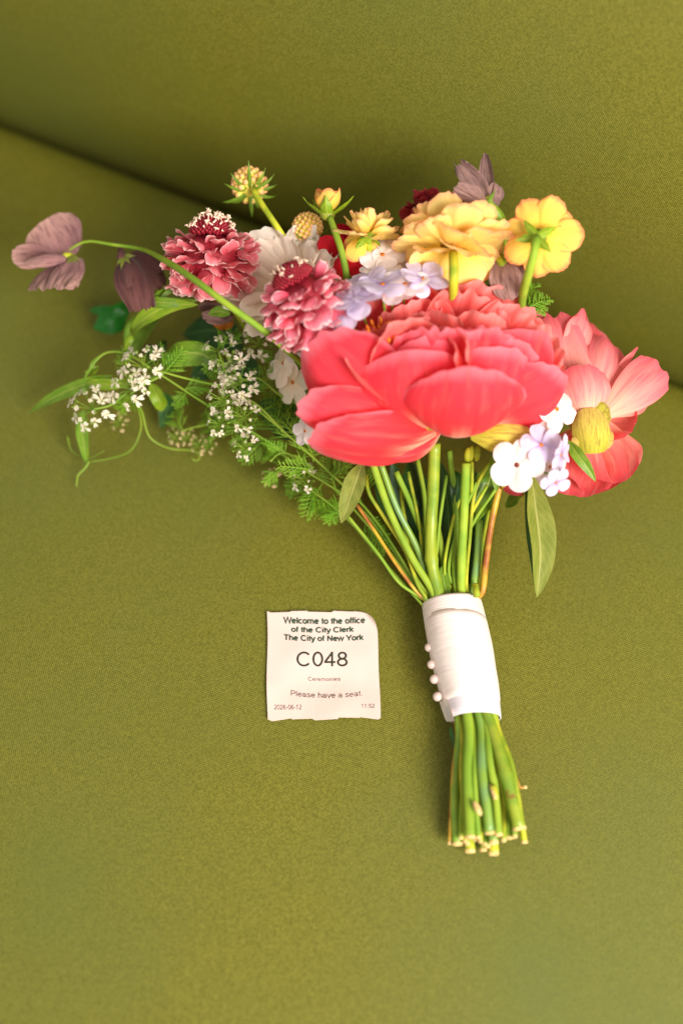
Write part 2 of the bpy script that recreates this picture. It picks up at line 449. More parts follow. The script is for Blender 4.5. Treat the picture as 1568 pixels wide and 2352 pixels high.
M['leaf'] = leaf_mat("green_leaf", srgb(98, 140, 28), srgb(124, 156, 44), srgb(166, 184, 80))
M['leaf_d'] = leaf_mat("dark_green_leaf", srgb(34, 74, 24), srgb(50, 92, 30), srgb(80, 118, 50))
M['leaf_b'] = leaf_mat("bright_green_leaf", srgb(124, 160, 24), srgb(150, 176, 42), srgb(180, 196, 80))
M['leaf_o'] = leaf_mat("olive_leaf", srgb(120, 130, 48), srgb(140, 145, 62), srgb(170, 168, 96))
M['leaf_g'] = leaf_mat("emerald_leaf", srgb(24, 96, 24), srgb(34, 112, 30), srgb(50, 120, 40))

# ------------------------------------------------------------------ setting: the sofa
E1 = P(0, 265, 0); E2 = P(1568, 865, 0)
SD = (E2 - E1).normalized(); ND = Vector((SD.y, -SD.x, 0))       # along the crease / out towards the front
SO = (E1 + E2) / 2


def sofa_pt(s, t, z):
    return SO + SD * s + ND * t + Vector((0, 0, z))


def extrude_profile(name, prof, parent, undul):
    """closed (t, z) profile swept along the crease, with gentle unevenness; uv in metres"""
    ns = 60; s0, s1 = -1.1, 1.1
    V, U, F = [], [], []
    n = len(prof)
    ln = [0]
    for i in range(1, n):
        ln.append(ln[-1] + math.dist(prof[i], prof[i - 1]))
    for i in range(ns + 1):
        s = s0 + (s1 - s0) * i / ns
        for j, (t, z) in enumerate(prof):
            V.append(sofa_pt(s, t + undul[0] * noise.noise(Vector((s * 2.2, ln[j] * 2.2, 3.3))),
                             z + undul[1] * noise.noise(Vector((s * 2.5, ln[j] * 2.5, 7.7)))))
            U.append((s, ln[j]))
    for i in range(ns):
        for j in range(n - 1):
            F.append((i * n + j, i * n + j + 1, (i + 1) * n + j + 1, (i + 1) * n + j))
    me = mesh(name, V, F, U, True, M['fabric'])
    return link(name, me, parent)


sofa = link("sofa", None); sofa["label"] = "olive green sofa upholstered in coarse woven fabric under the bouquet and the ticket"
sofa["category"] = "sofa"
prof = [(-0.03, -0.16), (-0.012, -0.12), (-0.008, -0.05), (-0.004, -0.025), (0.004, -0.010), (0.016, -0.003), (0.035, 0.0)]
prof += [(0.035 + 0.05 * i, 0.0) for i in range(1, 26)]
prof += [(1.31, -0.006), (1.33, -0.03), (1.335, -0.16)]
extrude_profile("seat_cushion", prof[::-1], sofa, (0.0, 0.0016))
prof = [(-0.03, -0.16)]
t, z = -0.018, -0.05
for i in range(60):
    prof.append((t, z))
    e = -20 + 52 * min(1, (i * 0.015) / 0.40) ** 0.8
    e = math.radians(e)
    t -= math.sin(e) * 0.015; z += math.cos(e) * 0.015
prof += [(t - 0.02, z + 0.01), (t - 0.08, z), (t - 0.1, z - 0.06), (-0.3, -0.16)]
extrude_profile("backrest_cushion", prof, sofa, (0.002, 0.0))

# ------------------------------------------------------------------ the ticket
ticket = link("queue_ticket", None)
ticket["label"] = "small square white printed paper ticket lying on the seat beside the ribbon"
ticket["category"] = "ticket"


def TZ(zx, zy):
    """zoomed ticket grid -> 1568 grid"""
    return ((900 + zx / 2.6133) / 1.5944, (2180 + zy / 2.6133) / 1.5944)


def paper_z(s, t):
    z = 0.0016 + 0.0007 * math.sin(s * 5.0 + 1) * math.sin(t * 3.1 + 0.4) + 0.0008 * (abs(t - 0.5) * 2) ** 3
    z += 0.0011 * noise.noise(Vector((s * 3.6, t * 3.6, 1)))
    c = max(0.0, (s - 0.94) * 5 + (0.12 - t) * 3.4)
    if s > 0.85 and t < 0.35:
        z += 0.012 * c * c
    z += 0.0006 * max(0, 0.3 - t) * max(0, s - 0.2)
    # a short crease
    d = abs((s - 0.62) - (t - 0.72) * 0.25)
    if 0.69 < t < 0.725:
        z += 0.0006 * max(0, 1 - d / 0.012)
    return z


def step(s, table):
    for lim, a, b in table:
        if s <= lim[1]:
            f = (s - lim[0]) / (lim[1] - lim[0])
            return a + (b - a) * f
    return table[-1][2]


top_t = [((0, .035), -6, 4), ((.035, .21), 4, 0), ((.21, .22), 0, -4), ((.22, .38), -6, -8), ((.38, .6), -2, 2), ((.6, .61), 2, -8),
         ((.61, .79), -8, -2), ((.79, .8), -2, -4), ((.8, 1.01), -6, 14)]
bot_t = [((0, .04), 8, 20), ((.04, .21), 20, 0), ((.21, .23), 0, 12), ((.23, .4), 6, 2), ((.4, .41), 2, 14), ((.41, .62), 14, 4),
         ((.62, .63), 4, -6), ((.63, .81), -6, -4), ((.81, .82), -4, 2), ((.82, .98), -8, 8), ((.98, 1.01), 8, -8)]
V, F, U = [], [], []
n, m_ = 84, 44
for i in range(n + 1):
    s = i / n
    for j in range(m_ + 1):
        t = j / m_
        xl = 203 + (6 * math.sin(t * 7)) + 4 * t; xr = 1240 + 48 * t ** 0.6 + 3 * math.sin(t * 9)
        yt = 160 + 1.4 * step(s, top_t); yb = 1178 + 1.4 * step(s, bot_t)
        x = xl + (xr - xl) * s; y = yt + (yb - yt) * t
        k = max(0.0, (s - 0.94) * 5 + (0.12 - t) * 3.4) if (s > 0.85 and t < 0.35) else 0
        x -= 60 * k * k; y += 70 * k * k
        V.append(P(*TZ(x, y), paper_z(s, t))); U.append((s, t))
for i in range(n):
    for j in range(m_):
        a = i * (m_ + 1) + j
        F.append((a, a + 1, a + m_ + 2, a + m_ + 1))
M['paper'] = plain_mat("thermal_paper", srgb(228, 206, 195), 0.6, 0.0, 8, srgb(223, 199, 187), transl=0.12, bump=0.02)
ticket_loc = P(740, 1530, 0.0)
ticket.location = ticket_loc
pap = link("paper", mesh("paper", [v - ticket_loc for v in V], F, U, True, M['paper']), ticket)
M['ink_g'] = plain_mat("dark_green_ink", srgb(28, 66, 44), 0.6, 0.0, 50)
M['ink'] = plain_mat("black_ink", srgb(30, 34, 22), 0.6, 0.0, 420, srgb(52, 54, 40))
M['ink_l'] = plain_mat("thin_grey_ink", srgb(70, 50, 50), 0.6, 0.0, 420, srgb(104, 80, 76))


def arc(cx, cy, rx, ry, a0, a1, n=14):
    return [(cx + rx * math.cos(math.radians(a0 + (a1 - a0) * i / n)), cy + ry * math.sin(math.radians(a0 + (a1 - a0) * i / n))) for i in range(n + 1)]


def wave(pts):
    return [(p.x, p.y) for p in catmull([Vector((x, y, 0)) for x, y in pts], 26)]


# centre lines of a plain grotesque: advance, strokes (cap height .72, x height .52)
GLYPH = {
    ' ': (.278, []),
    'C': (.722, [arc(.375, .36, .295, .325, 40, 320, 24)]), '0': (.556, [arc(.278, .36, .2, .325, 0, 360, 28)]),
    '4': (.556, [[(.37, 0), (.37, .72)], [(.385, .70), (.05, .22)], [(.02, .21), (.52, .21)]]),
    '8': (.556, [arc(.278, .53, .165, .15, 0, 360, 22), arc(.278, .205, .2, .165, 0, 360, 22)]),
    '2': (.556, [arc(.27, .49, .19, .19, 165, -38) + [(.075, .05)], [(.04, .04), (.5, .04)]]),
    '6': (.556, [arc(.285, .225, .19, .185, 0, 360, 22), arc(.315, .36, .225, .32, 48, 205)]),
    '5': (.556, [[(.46, .68), (.15, .68), (.11, .36)], arc(.26, .235, .2, .195, 140, -155)]),
    '1': (.556, [[(.29, 0), (.29, .72)], [(.29, .69), (.12, .55)]]),
    '-': (.333, [[(.04, .26), (.29, .26)]]), '.': (.278, [[(.14, 0), (.14, .1)]]),
    ':': (.278, [[(.14, 0), (.14, .1)], [(.14, .42), (.14, .52)]]),
    'N': (.722, [[(.12, 0), (.12, .72)], [(.6, 0), (.6, .72)], [(.12, .7), (.6, .02)]]),
    'P': (.667, [[(.14, 0), (.14, .72)], [(.14, .68), (.4, .68)] + arc(.4, .5, .19, .18, 80, -80, 10) + [(.4, .32), (.14, .32)]]),
    'T': (.611, [[(.02, .68), (.59, .68)], [(.305, 0), (.305, .68)]]),
    'W': (.944, [[(.03, .72), (.235, .02), (.472, .7), (.71, .02), (.915, .72)]]),
    'Y': (.667, [[(.02, .72), (.333, .3), (.645, .72)], [(.333, .32), (.333, 0)]]),
    'a': (.556, [arc(.25, .36, .18, .12, 165, 0) + [(.43, .1), (.5, .01)], arc(.235, .16, .165, .12, 0, 360, 20)]),
    'c': (.5, [arc(.27, .26, .2, .22, 45, 315, 20)]),
    'e': (.556, [arc(.278, .26, .2, .22, 4, 322, 22), [(.08, .275), (.475, .275)]]),
    'f': (.278, [[(.13, 0), (.13, .56)] + arc(.24, .57, .11, .11, 175, 80, 6), [(.02, .48), (.26, .48)]]),
    'h': (.556, [[(.1, 0), (.1, .72)], arc(.275, .31, .175, .17, 170, 0, 10) + [(.45, 0)]]),
    'i': (.222, [[(.11, 0), (.11, .52)], [(.11, .62), (.11, .72)]]),
    'k': (.5, [[(.1, 0), (.1, .72)], [(.11, .18), (.44, .52)], [(.21, .29), (.46, 0)]]),
    'l': (.222, [[(.11, 0), (.11, .72)]]),
    'm': (.833, [[(.1, 0), (.1, .52)], arc(.255, .33, .155, .15, 170, 0, 10) + [(.41, 0)], arc(.565, .33, .155, .15, 170, 0, 10) + [(.72, 0)]]),
    'n': (.556, [[(.1, 0), (.1, .52)], arc(.275, .31, .175, .17, 170, 0, 10) + [(.45, 0)]]),
    'o': (.556, [arc(.278, .26, .2, .22, 0, 360, 24)]),
    'r': (.333, [[(.1, 0), (.1, .52)], arc(.29, .28, .19, .2, 165, 75, 8)]),
    's': (.5, [wave([(.44, .37), (.37, .46), (.25, .48), (.12, .45), (.09, .37), (.16, .3), (.28, .262), (.4, .22), (.43, .14), (.36, .06), (.25, .04), (.12, .065), (.06, .15)])]),
    't': (.278, [[(.14, .66), (.14, .14)] + arc(.23, .13, .09, .09, 185, 270, 6), [(.02, .48), (.26, .48)]]),
    'v': (.5, [[(.02, .52), (.25, .02), (.48, .52)]]), 'w': (.722, [[(.02, .52), (.19, .02), (.36, .5), (.53, .02), (.7, .52)]]),
    'y': (.5, [[(.02, .52), (.255, .02)], [(.48, .52), (.25, -.08), (.19, -.155), (.08, -.165)]]),
}


def ticket_text(body, x0, x1, ytop, ybase, mat, half=0.045, sag=0.0):
    """ytop/ybase: cap height line and baseline on the zoomed grid"""
    strokes = []; x = 0.0
    for ch in body:
        a, st = GLYPH[ch]
        strokes += [[(x + px, py) for px, py in s_] for s_ in st]
        x += a
    lo = min(p[0] for s_ in strokes for p in s_) - half; hi = max(p[0] for s_ in strokes for p in s_) + half
    V, F = [], []

    def put(px, py, lift):
        f = (px - lo) / (hi - lo)
        zx = x0 + (x1 - x0) * f; zy = ybase - (ybase - ytop) * py / 0.72 + sag * (1 - (2 * f - 1) ** 2)
        V.append(P(*TZ(zx, zy), paper_z((zx - 203) / 1065, (zy - 160) / 1018) + 0.0002 + lift) - ticket_loc)
    for q, s_ in enumerate(strokes):
        n_ = len(s_); b0 = len(V); closed = math.dist(s_[0], s_[-1]) < 1e-6
        for i in range(n_):
            def seg(k):
                a, b = s_[k], s_[k + 1]; d = math.dist(a, b) or 1
                return (-(b[1] - a[1]) / d, (b[0] - a[0]) / d)
            n1 = seg(i - 1) if i > 0 else (seg(n_ - 2) if closed else seg(0))
            n2 = seg(i) if i < n_ - 1 else (seg(0) if closed else seg(n_ - 2))
            nx, ny = n1[0] + n2[0], n1[1] + n2[1]; l = math.hypot(nx, ny) or 1; nx /= l; ny /= l
            k = half / max(0.45, nx * n1[0] + ny * n1[1])
            put(s_[i][0] + nx * k, s_[i][1] + ny * k, q * 2e-7); put(s_[i][0] - nx * k, s_[i][1] - ny * k, q * 2e-7)
        for i in range(n_ - 1):
            a = b0 + 2 * i
            F.append((a, a + 1, a + 3, a + 2))
    link("printed_line", mesh("printed_line", V, F, None, False, mat), ticket)


ticket_text("Welcome to the office", 358, 1142, 207, 264, M['ink_g'], .082, 10)
ticket_text("of the City Clerk", 433, 1035, 298, 348, M['ink_g'], .082, 8)
ticket_text("The City of New York", 358, 1128, 374, 426, M['ink_g'], .082, 12)
ticket_text("C048", 485, 975, 541, 680, M['ink'], .046, 0)
ticket_text("Ceremonies", 596, 905, 781, 817, M['ink_l'], .04, 4)
ticket_text("Please have a seat.", 432, 1113, 908, 960, M['ink_l'], .042, 22)
ticket_text("2026-06-12", 270, 535, 1046, 1092, M['ink_l'], .04, 2)
ticket_text("11:52", 1105, 1233, 1038, 1076, M['ink_l'], .04, 2)

# ------------------------------------------------------------------ the bouquet
bouquet = link("bridal_bouquet", None)
bouquet["label"] = "mixed bridal bouquet with coral peonies and white ribbon handle lying on the sofa"
bouquet["category"] = "bouquet"
BL = P(1060, 1520, 0.0)
bouquet.location = BL


def petal_mesh(L, Wd, curl, cup, base=0.25, vm=0.65, tipw=0.8, rnd=0.18, ruffle=0.02, freq=3, jag=0.0, seed=0, nu=10, nv=10,
               dent=0.03, cpow=1.0, pre=0.0, twist=0.0, notch=0.0, fold=0.0, wrin=0.008):
    """petal along +Y, inner face +Z, base at the origin. curl bends the tip towards +Z"""
    r = random.Random(seed)
    p1, p2, p3 = r.uniform(0, 6.3), r.uniform(0, 6.3), r.uniform(0, 99)
    V, U, F = [], [], []
    for i in range(nv + 1):
        v = i / nv
        if v <= vm:
            w = base + (1 - base) * math.sin(math.pi / 2 * v / vm)
        else:
            w = 1 - (1 - tipw) * ((v - vm) / (1 - vm)) ** 2
        hw = Wd / 2 * w
        for j in range(nu + 1):
            u = 2 * j / nu - 1
            vv = v * (1 - rnd * abs(u) ** 2.4 * v - notch * math.exp(-(u / 0.18) ** 2) * v ** 3)
            if jag:
                vv += jag * v ** 4 * noise.noise(Vector((u * 5, seed * 1.7, 0)))
            # integrate the bent midrib up to vv
            y = z = 0.0; q = 8
            for k in range(q):
                a = pre + curl * ((k + 0.5) / q * vv) ** cpow
                y += math.cos(a) * vv / q * L; z += math.sin(a) * vv / q * L
            a = pre + curl * max(vv, 1e-4) ** cpow
            be = u * cup
            x = hw * (math.sin(be) / cup if abs(cup) > 1e-3 else u)
            lift = hw * ((1 - math.cos(be)) / cup if abs(cup) > 1e-3 else 0)
            lift += fold * hw * abs(u)
            lift += ruffle * L * v ** 1.6 * (0.35 + 0.65 * abs(u)) * (math.sin(freq * math.pi * u + p1) * 0.6 + math.sin(freq * 1.7 * math.pi * u + p2) * 0.4)
            lift += dent * L * (noise.noise(Vector((u * 1.3 + p3, v * 1.6, seed * 0.37))) * min(1, v * 2.5))
            lift += wrin * L * min(1, v * 2) * (noise.noise(Vector((u * 5.5 + p3, v * 1.8, seed * 0.71))) + 0.6 * noise.noise(Vector((u * 11 + p3, v * 3, seed * 0.31))))
            lift += twist * u * hw * v
            V.append(Vector((x, y - math.sin(a) * lift, z + math.cos(a) * lift))); U.append((j / nu, v))
    for i in range(nv):
        for j in range(nu):
            a = i * (nu + 1) + j
            F.append((a, a + 1, a + nu + 2, a + nu + 1))
    return mesh("petal", V, F, U, True)


def frame(pos, ydir, zdir, sc=1.0):
    y = ydir.normalized(); z = (zdir - y * zdir.dot(y))
    z = z.normalized() if z.length > 1e-6 else y.orthogonal().normalized()
    x = y.cross(z)
    m = Matrix.Identity(4)
    for i in range(3):
        m[i][0] = x[i] * sc; m[i][1] = y[i] * sc; m[i][2] = z[i] * sc; m[i][3] = pos[i]
    return m


class Flower:
    """a part of the bouquet whose own mesh is its core; petals are its children. Everything in world axes, origin at pos"""

    def __init__(s, name, label, pos, axis, core, mat):
        s.pos = pos; s.A = axis.normalized()
        x = CR - s.A * CR.dot(s.A)
        s.X = x.normalized(); s.Y = s.A.cross(s.X)
        b = Buf(); core(b, s)
        b.V = [v - pos for v in b.V]
        s.ob = b.build(name, mat, bouquet); s.ob.location = pos - BL
        if label:
            s.ob["label"] = label

    def radial(s, phi):
        return s.X * math.cos(phi) + s.Y * math.sin(phi)

    def add(s, me, mat, base, ydir, zdir, sc=1.0, name="petal"):
        if not me.materials:
            me.materials.append(mat)
        o = link(name, me, s.ob)
        o.matrix_local = frame(base - s.pos, ydir, zdir, sc)
        return o

    def ring(s, me, mat, phi, theta, r0=0.0, h=0.0, sc=1.0, roll=0.0, name="petal"):
        """azimuth phi, opening angle theta from the axis (radians)"""
        rd = s.radial(phi)
        d = s.A * math.cos(theta) + rd * math.sin(theta)
        nrm = s.A * math.sin(theta) - rd * math.cos(theta)
        if roll:
            nrm = Matrix.Rotation(roll, 3, d) @ nrm
        return s.add(me, mat, s.pos + s.A * h + rd * r0, d, nrm, sc, name)

    def sub(s, name, buf, mat):
        buf.V = [v - s.pos for v in buf.V]
        return buf.build(name, mat, s.ob)

    def px(s, mat, b, t, wpx, nrm=(0, 0, 1), curl=0.5, cup=0.6, name="petal", seed=0, **kw):
        """petal from pixel+height b to pixel+height t; nrm: inner face in camera axes"""
        B_ = P(*b); T_ = P(*t)
        d = T_ - B_
        ch = math.sin(curl / 2) / (curl / 2) if abs(curl) > 1e-3 else 1
        L = d.length / ch
        me = petal_mesh(L, wpx * mpp((B_ + T_) / 2), curl, cup, pre=-curl / 2, seed=seed, **kw)
        return s.add(me, mat, B_, d, cv(*nrm), 1.0, name)


D = math.radians
SEED = [100]


def sd():
    SEED[0] += 1
    return SEED[0]


def part(name, buf, mat, label=None, parent=None):
    buf.V = [v - BL for v in buf.V]
    o = buf.build(name, mat, parent or bouquet)
    if label:
        o["label"] = label
    return o


def tubepx(pts, r0, r1=None, n=20, sides=8, buf=None, rf=None):
    b = buf or Buf()
    b.tube(catmull([P(*p) for p in pts], n), r0, r1, sides, True, rf)
    return b


# ---- stems that run through the ribbon: upper end -> ribbon -> cut end
def UA(zx, zy):
    return ((1150 + zx / 1.568) / 1.5944, (1600 + zy / 1.568) / 1.5944)


def LB(zx, zy):
    return ((1450 + zx / 2.24) / 1.5944, (2150 + zy / 2.24) / 1.5944)


RT = P(1037, 1388, 0.024); RB = P(1092, 1655, 0.021)


def stem(up, low, r, mat, ro, rh, zlow, r_low=None, node=False, cut=True):
    """up: list of (x, y, z) in the upper zoom grid; low: list of (x, y) in the lower zoom grid, zlow its heights"""
    pts = [P(*UA(x, y), z) for x, y, z in up]
    ax = RAX_ = (RB - RT).normalized(); side = ax.cross(Vector((0, 0, 1))).normalized()
    off = side * -ro + Vector((0, 0, 1)) * rh
    def clamp(v, lim):
        return v * min(1.0, max(0.0005, lim - max(r, r_low or r)) / max(1e-6, v.length))
    off = clamp(off, .0200)
    pts.append(RT + off); rob = side * (-(low[0][0] - 652) * 8.2e-5) + Vector((0, 0, 1)) * (rh * .86)
    pts.append((RT + RB) / 2 + clamp((off + rob) * 0.5, .019)); rob = clamp(rob, .0158); pts.append(RB + rob + RAX_ * .004)
    pts += [P(*LB(x, y), zz) for (x, y), zz in list(zip(low, zlow))[1:]]
    path = catmull(pts, 56)
    rl = r_low or r
    b = Buf()

    def rf(f):
        rr = r + (rl - r) * min(1, max(0, (f - 0.4) / 0.3))
        if node:
            rr *= 1 + 0.22 * math.exp(-((f - 0.3) / 0.012) ** 2) + 0.2 * math.exp(-((f - 0.88) / 0.012) ** 2)
        return rr * (1 + 0.04 * noise.noise(Vector((f * 14, r * 900, 2))))
    b.tube(path, r, None, 10, True, rf)
    o = part("stem", b, M[mat])
    if cut:
        d = (path[-1] - path[-2]).normalized()
        c = Buf(); e = path[-1]; rr = rf(1.0)
        x = d.orthogonal().normalized(); y = d.cross(x)
        # ragged pale rim with a sunken pith
        k = 14; rings = [(1.03, -0.0012), (1.02, 0.0007), (0.72, 0.0008), (0.42, 0.0001), (0.0, 0.0)]
        rows = []
        for q, hgt in rings:
            rows.append([e + (x * math.cos(6.2832 * i / k) + y * math.sin(6.2832 * i / k)) * rr * q *
                         (1 + 0.06 * noise.noise(Vector((i * 1.3, e.x * 300, 0)))) + d * (hgt + 0.0006 * noise.noise(Vector((i, e.y * 300, q)))) for i in range(k + 1)])
        c.sheet(rows)
        part("cut_end", c, M['cut'], parent=o)
    return o


zz = lambda a, b, n: [a + (b - a) * i / (n - 1) for i in range(n)]
stem([(690, 40, .105), (682, 300, .078), (672, 480, .06), (672, 700, .048)], [(770, 1080), (860, 1400), (960, 1780), (1010, 1985)], .0044, 'stem_p', -0.0095, .013, [.033, .034, .032, .03], .0044, True)
stem([(335, 150, .105), (430, 420, .074), (560, 690, .052)], [(560, 1110), (580, 1500), (595, 1800), (605, 2055)], .0026, 'stem', -0.0125, .012, [.032, .032, .03, .028], .0036)
stem([(380, 150, .09), (470, 400, .066), (590, 640, .046)], [(670, 1090), (700, 1500), (740, 1800), (765, 2020)], .0023, 'stem_b', -0.013, .009, [.034, .034, .032, .028], .0033)
stem([(300, 220, .08), (310, 310, .076), (400, 460, .062), (520, 650, .048), (600, 860, .038)], [(515, 1110), (535, 1500), (550, 1800), (565, 2090)], .0014, 'stem_y', -0.0165, .006, [.026, .026, .024, .018], .0018)
stem([(190, 450, .05), (370, 675, .042), (490, 840, .034)], [(485, 1110), (490, 1500), (480, 1800), (500, 2112)], .0012, 'thin', -0.0185, .003, [.014, .013, .013, .012], .0034)
stem([(245, 390, .058), (350, 545, .05), (480, 745, .042), (580, 880, .034)], [(470, 1130), (470, 1500), (455, 1800), (440, 2105)], .0013, 'stem_r', -0.0165, .001, [.016, .014, .013, .010], .0016)
stem([(470, 200, .07), (560, 400, .055), (640, 610, .042)], [(615, 1100), (640, 1500), (655, 1800), (675, 2055)], .0022, 'stem', -0.006, .006, [.032, .033, .03, .024], .0020)
stem([(775, 80, .085), (800, 300, .066), (815, 510, .05), (805, 760, .04)], [(715, 1090), (760, 1400), (805, 1660), (840, 2035)], .0021, 'stem', 0.003, .010, [.034, .034, .031, .026], .0027, True)
stem([(872, 150, .095), (858, 450, .066), (845, 720, .048)], [(830, 1080), (870, 1400), (900, 1700), (925, 2060)], .0033, 'stem', 0.0065, .012, [.024, .02, .018, .016], .0030)
stem([(1000, 150, .08), (925, 300, .066), (890, 600, .05), (872, 850, .04)], [(850, 1070), (940, 1450), (990, 1720), (1050, 2090)], .0014, 'stem_y', 0.0115, .010, [.03, .029, .026, .014], .0022)
stem([(1065, 270, .07), (1015, 500, .056), (982, 740, .044), (960, 900, .036)], [(860, 1080), (960, 1500), (1020, 1650), (1060, 1640)], .0024, 'stem_r', 0.0175, .005, [.018, .013, .010, .010], .0012)
stem([(945, 480, .045), (938, 650, .04), (915, 850, .035)], [(740, 1100), (750, 1500), (770, 1900), (800, 2100)], .0030, 'stem_b', 0.0145, .004, [.022, .02, .02, .021], .0030)
stem([(590, 120, .06), (630, 330, .05), (650, 600, .04)], [(690, 1100), (700, 1500), (720, 1850), (725, 2115)], .0018, 'stem', -0.003, .002, [.02, .018, .016, .014], .0020)
stem([(500, 300, .05), (520, 480, .04), (600, 720, .034)], [(540, 1120), (575, 1500), (590, 1850), (605, 2170)], .0016, 'stem_y', -0.012, -.004, [.013, .011, .010, .009], .0034)
stem([(1000, 420, .05), (960, 640, .04), (930, 860, .032)], [(720, 1100), (760, 1500), (785, 1850), (800, 2190)], .0014, 'stem_y', 0.0145, -.004, [.012, .011, .010, .010], .0034)
stem([(700, 500, .045), (740, 700, .038), (770, 880, .03)], [(650, 1100), (675, 1500), (700, 1850), (715, 2160)], .0026, 'stem', 0.002, .000, [.012, .010, .009, .008], .0026)

for q, (ux, tx, bx, by, zb, rl, mt) in enumerate(((420, -.013, 530, 2060, .02, .0014, 'stem'), (560, -.009, 585, 2110, .015, .0016, 'stem_y'), (730, .000, 650, 2075, .02, .0015, 'stem'),
                                      (840, .005, 690, 2090, .024, .0014, 'stem_y'), (900, .009, 750, 2130, .014, .0018, 'stem'), (960, .013, 880, 2080, .02, .0016, 'stem_y'), (1010, .016, 970, 2050, .022, .0018, 'stem'))):
    stem([(ux - (20 if ux < 700 else -30), 180 + 20 * q, .07), (ux + (690 - ux) * .35, 520, .05), (ux + (690 - ux) * .6, 800, .038)],
         [(652 + (bx - 652) * .6, 1100), (652 + (bx - 652) * .75, 1500), (bx, 1850), (bx, by)], .0013, mt, tx, .004, [.02, zb, zb, zb], rl)

# ---- ribbon: a wrapped satin sleeve with overlapping layers
def satin_mat(name, col, rough=0.42):
    m, nt, N, L = nodes(name)
    out = N.new('ShaderNodeOutputMaterial')
    uv = N.new('ShaderNodeUVMap')
    mp = N.new('ShaderNodeMapping'); mp.inputs['Scale'].default_value = (3, 9, 1); L.new(uv.outputs[0], mp.inputs[0])
    nz = N.new('ShaderNodeTexNoise'); nz.inputs['Scale'].default_value = 1.4; nz.inputs['Detail'].default_value = 3
    L.new(mp.outputs[0], nz.inputs['Vector'])
    bp = N.new('ShaderNodeBump'); bp.inputs['Strength'].default_value = 0.35; bp.inputs['Distance'].default_value = 0.002
    L.new(nz.outputs[0], bp.inputs['Height'])
    pr = N.new('ShaderNodeBsdfPrincipled')
    setin(pr, 'Base Color', col); pr.inputs['Roughness'].default_value = rough
    pr.inputs['Anisotropic'].default_value = 0.5; pr.inputs['Sheen Weight'].default_value = 0.2
    L.new(bp.outputs[0], pr.inputs['Normal'])
    L.new(pr.outputs[0], out.inputs[0])
    return m


M['satin'] = satin_mat("ivory_satin", srgb(232, 216, 208))
M['satin_thin'] = satin_mat("single_layer_satin", srgb(214, 204, 208), 0.38)
RAX = (RB - RT).normalized(); RSIDE = RAX.cross(Vector((0, 0, 1))).normalized(); RUP = RSIDE.cross(RAX).normalized()
RLEN = (RB - RT).length


def wrap_layer(v0, v1, extra, tilt0=0.0, tilt1=0.0, phase=0.0, n=48, k=16):
    rows = []
    for i in range(k + 1):
        row = []
        for j in range(n + 1):
            w = 2 * math.pi * j / n
            a0 = v0 + tilt0 * math.cos(w - phase); a1 = v1 + tilt1 * math.cos(w - phase)
            v = a0 + (a1 - a0) * i / k
            r = 0.0214 + 0.0016 * math.sin(math.pi * min(1, max(0, v))) - 0.0032 * max(0, v) ** 1.5
            r *= 1 + 0.008 * math.cos(5 * w + 1.1) + 0.012 * math.cos(3 * w + 2)      # the stems press through
            r += 0.0004 * noise.noise(Vector((math.cos(w) * 2, math.sin(w) * 2, v * 5 + extra * 900)))
            if i in (0, k):
                r -= 0.0002
            r += extra
            row.append(RT + RAX * (v * RLEN) + RSIDE * (math.cos(w) * r) + RUP * (math.sin(w) * r * 0.93))
        rows.append(row)
    # turn the ends inwards so that the cloth has an edge
    def inset(row, d):
        c = sum(row, Vector()) / len(row)
        return [p + (c - p).normalized() * d for p in row]
    rows = [inset(rows[0], 0.0008)] + rows + [inset(rows[-1], 0.0008)]
    return Buf().sheet(rows)


rib = part("ribbon", wrap_layer(0.02, 0.985, 0.0, 0.03, 0.025, math.pi), M['satin_thin'], "white satin ribbon wrapped round the stems")
part("wrap_layer", wrap_layer(0.15, 0.85, 0.0005, 0.05, 0.025, math.pi + 0.5), M['satin'], parent=rib)
part("wrap_layer", wrap_layer(-0.015, 0.24, 0.00025, 0.02, 0.07, math.pi * 0.9), M['satin'], parent=rib)
# the loose folded corner at the lower edge
c0 = P(1003, 1606, .012)
fl = []
for i in range(6):
    f = i / 5
    fl.append([P(1008 + 18 * f + 18 * g, 1612 + 52 * f - 8 * g - (6 if i == 5 else 0) * (1 - g), .014 + .018 * g + .002 * math.sin(f * 5 + g * 3)) for g in (0, .33, .66, 1)])
part("ribbon_fold", Buf().sheet(fl), M['satin'], parent=rib)
m, nt, N, L = nodes("pearl"); out = N.new('ShaderNodeOutputMaterial'); pr = N.new('ShaderNodeBsdfPrincipled')
setin(pr, 'Base Color', srgb(206, 180, 168)); pr.inputs['Roughness'].default_value = 0.3; pr.inputs['Coat Weight'].default_value = 1.0
pr.inputs['Coat Roughness'].default_value = 0.1; pr.inputs['Sheen Weight'].default_value = 0.3; L.new(pr.outputs[0], out.inputs[0]); M['pearl'] = m
for x, y in ((980, 1487), (986, 1526), (992, 1560), (999, 1600)):
    part("pearl_pin", Buf().ball(P(x + 5, y, 0.025), 0.0033, Vector((0, 0, 1)), 1, 20, 12), M['pearl'], parent=rib)

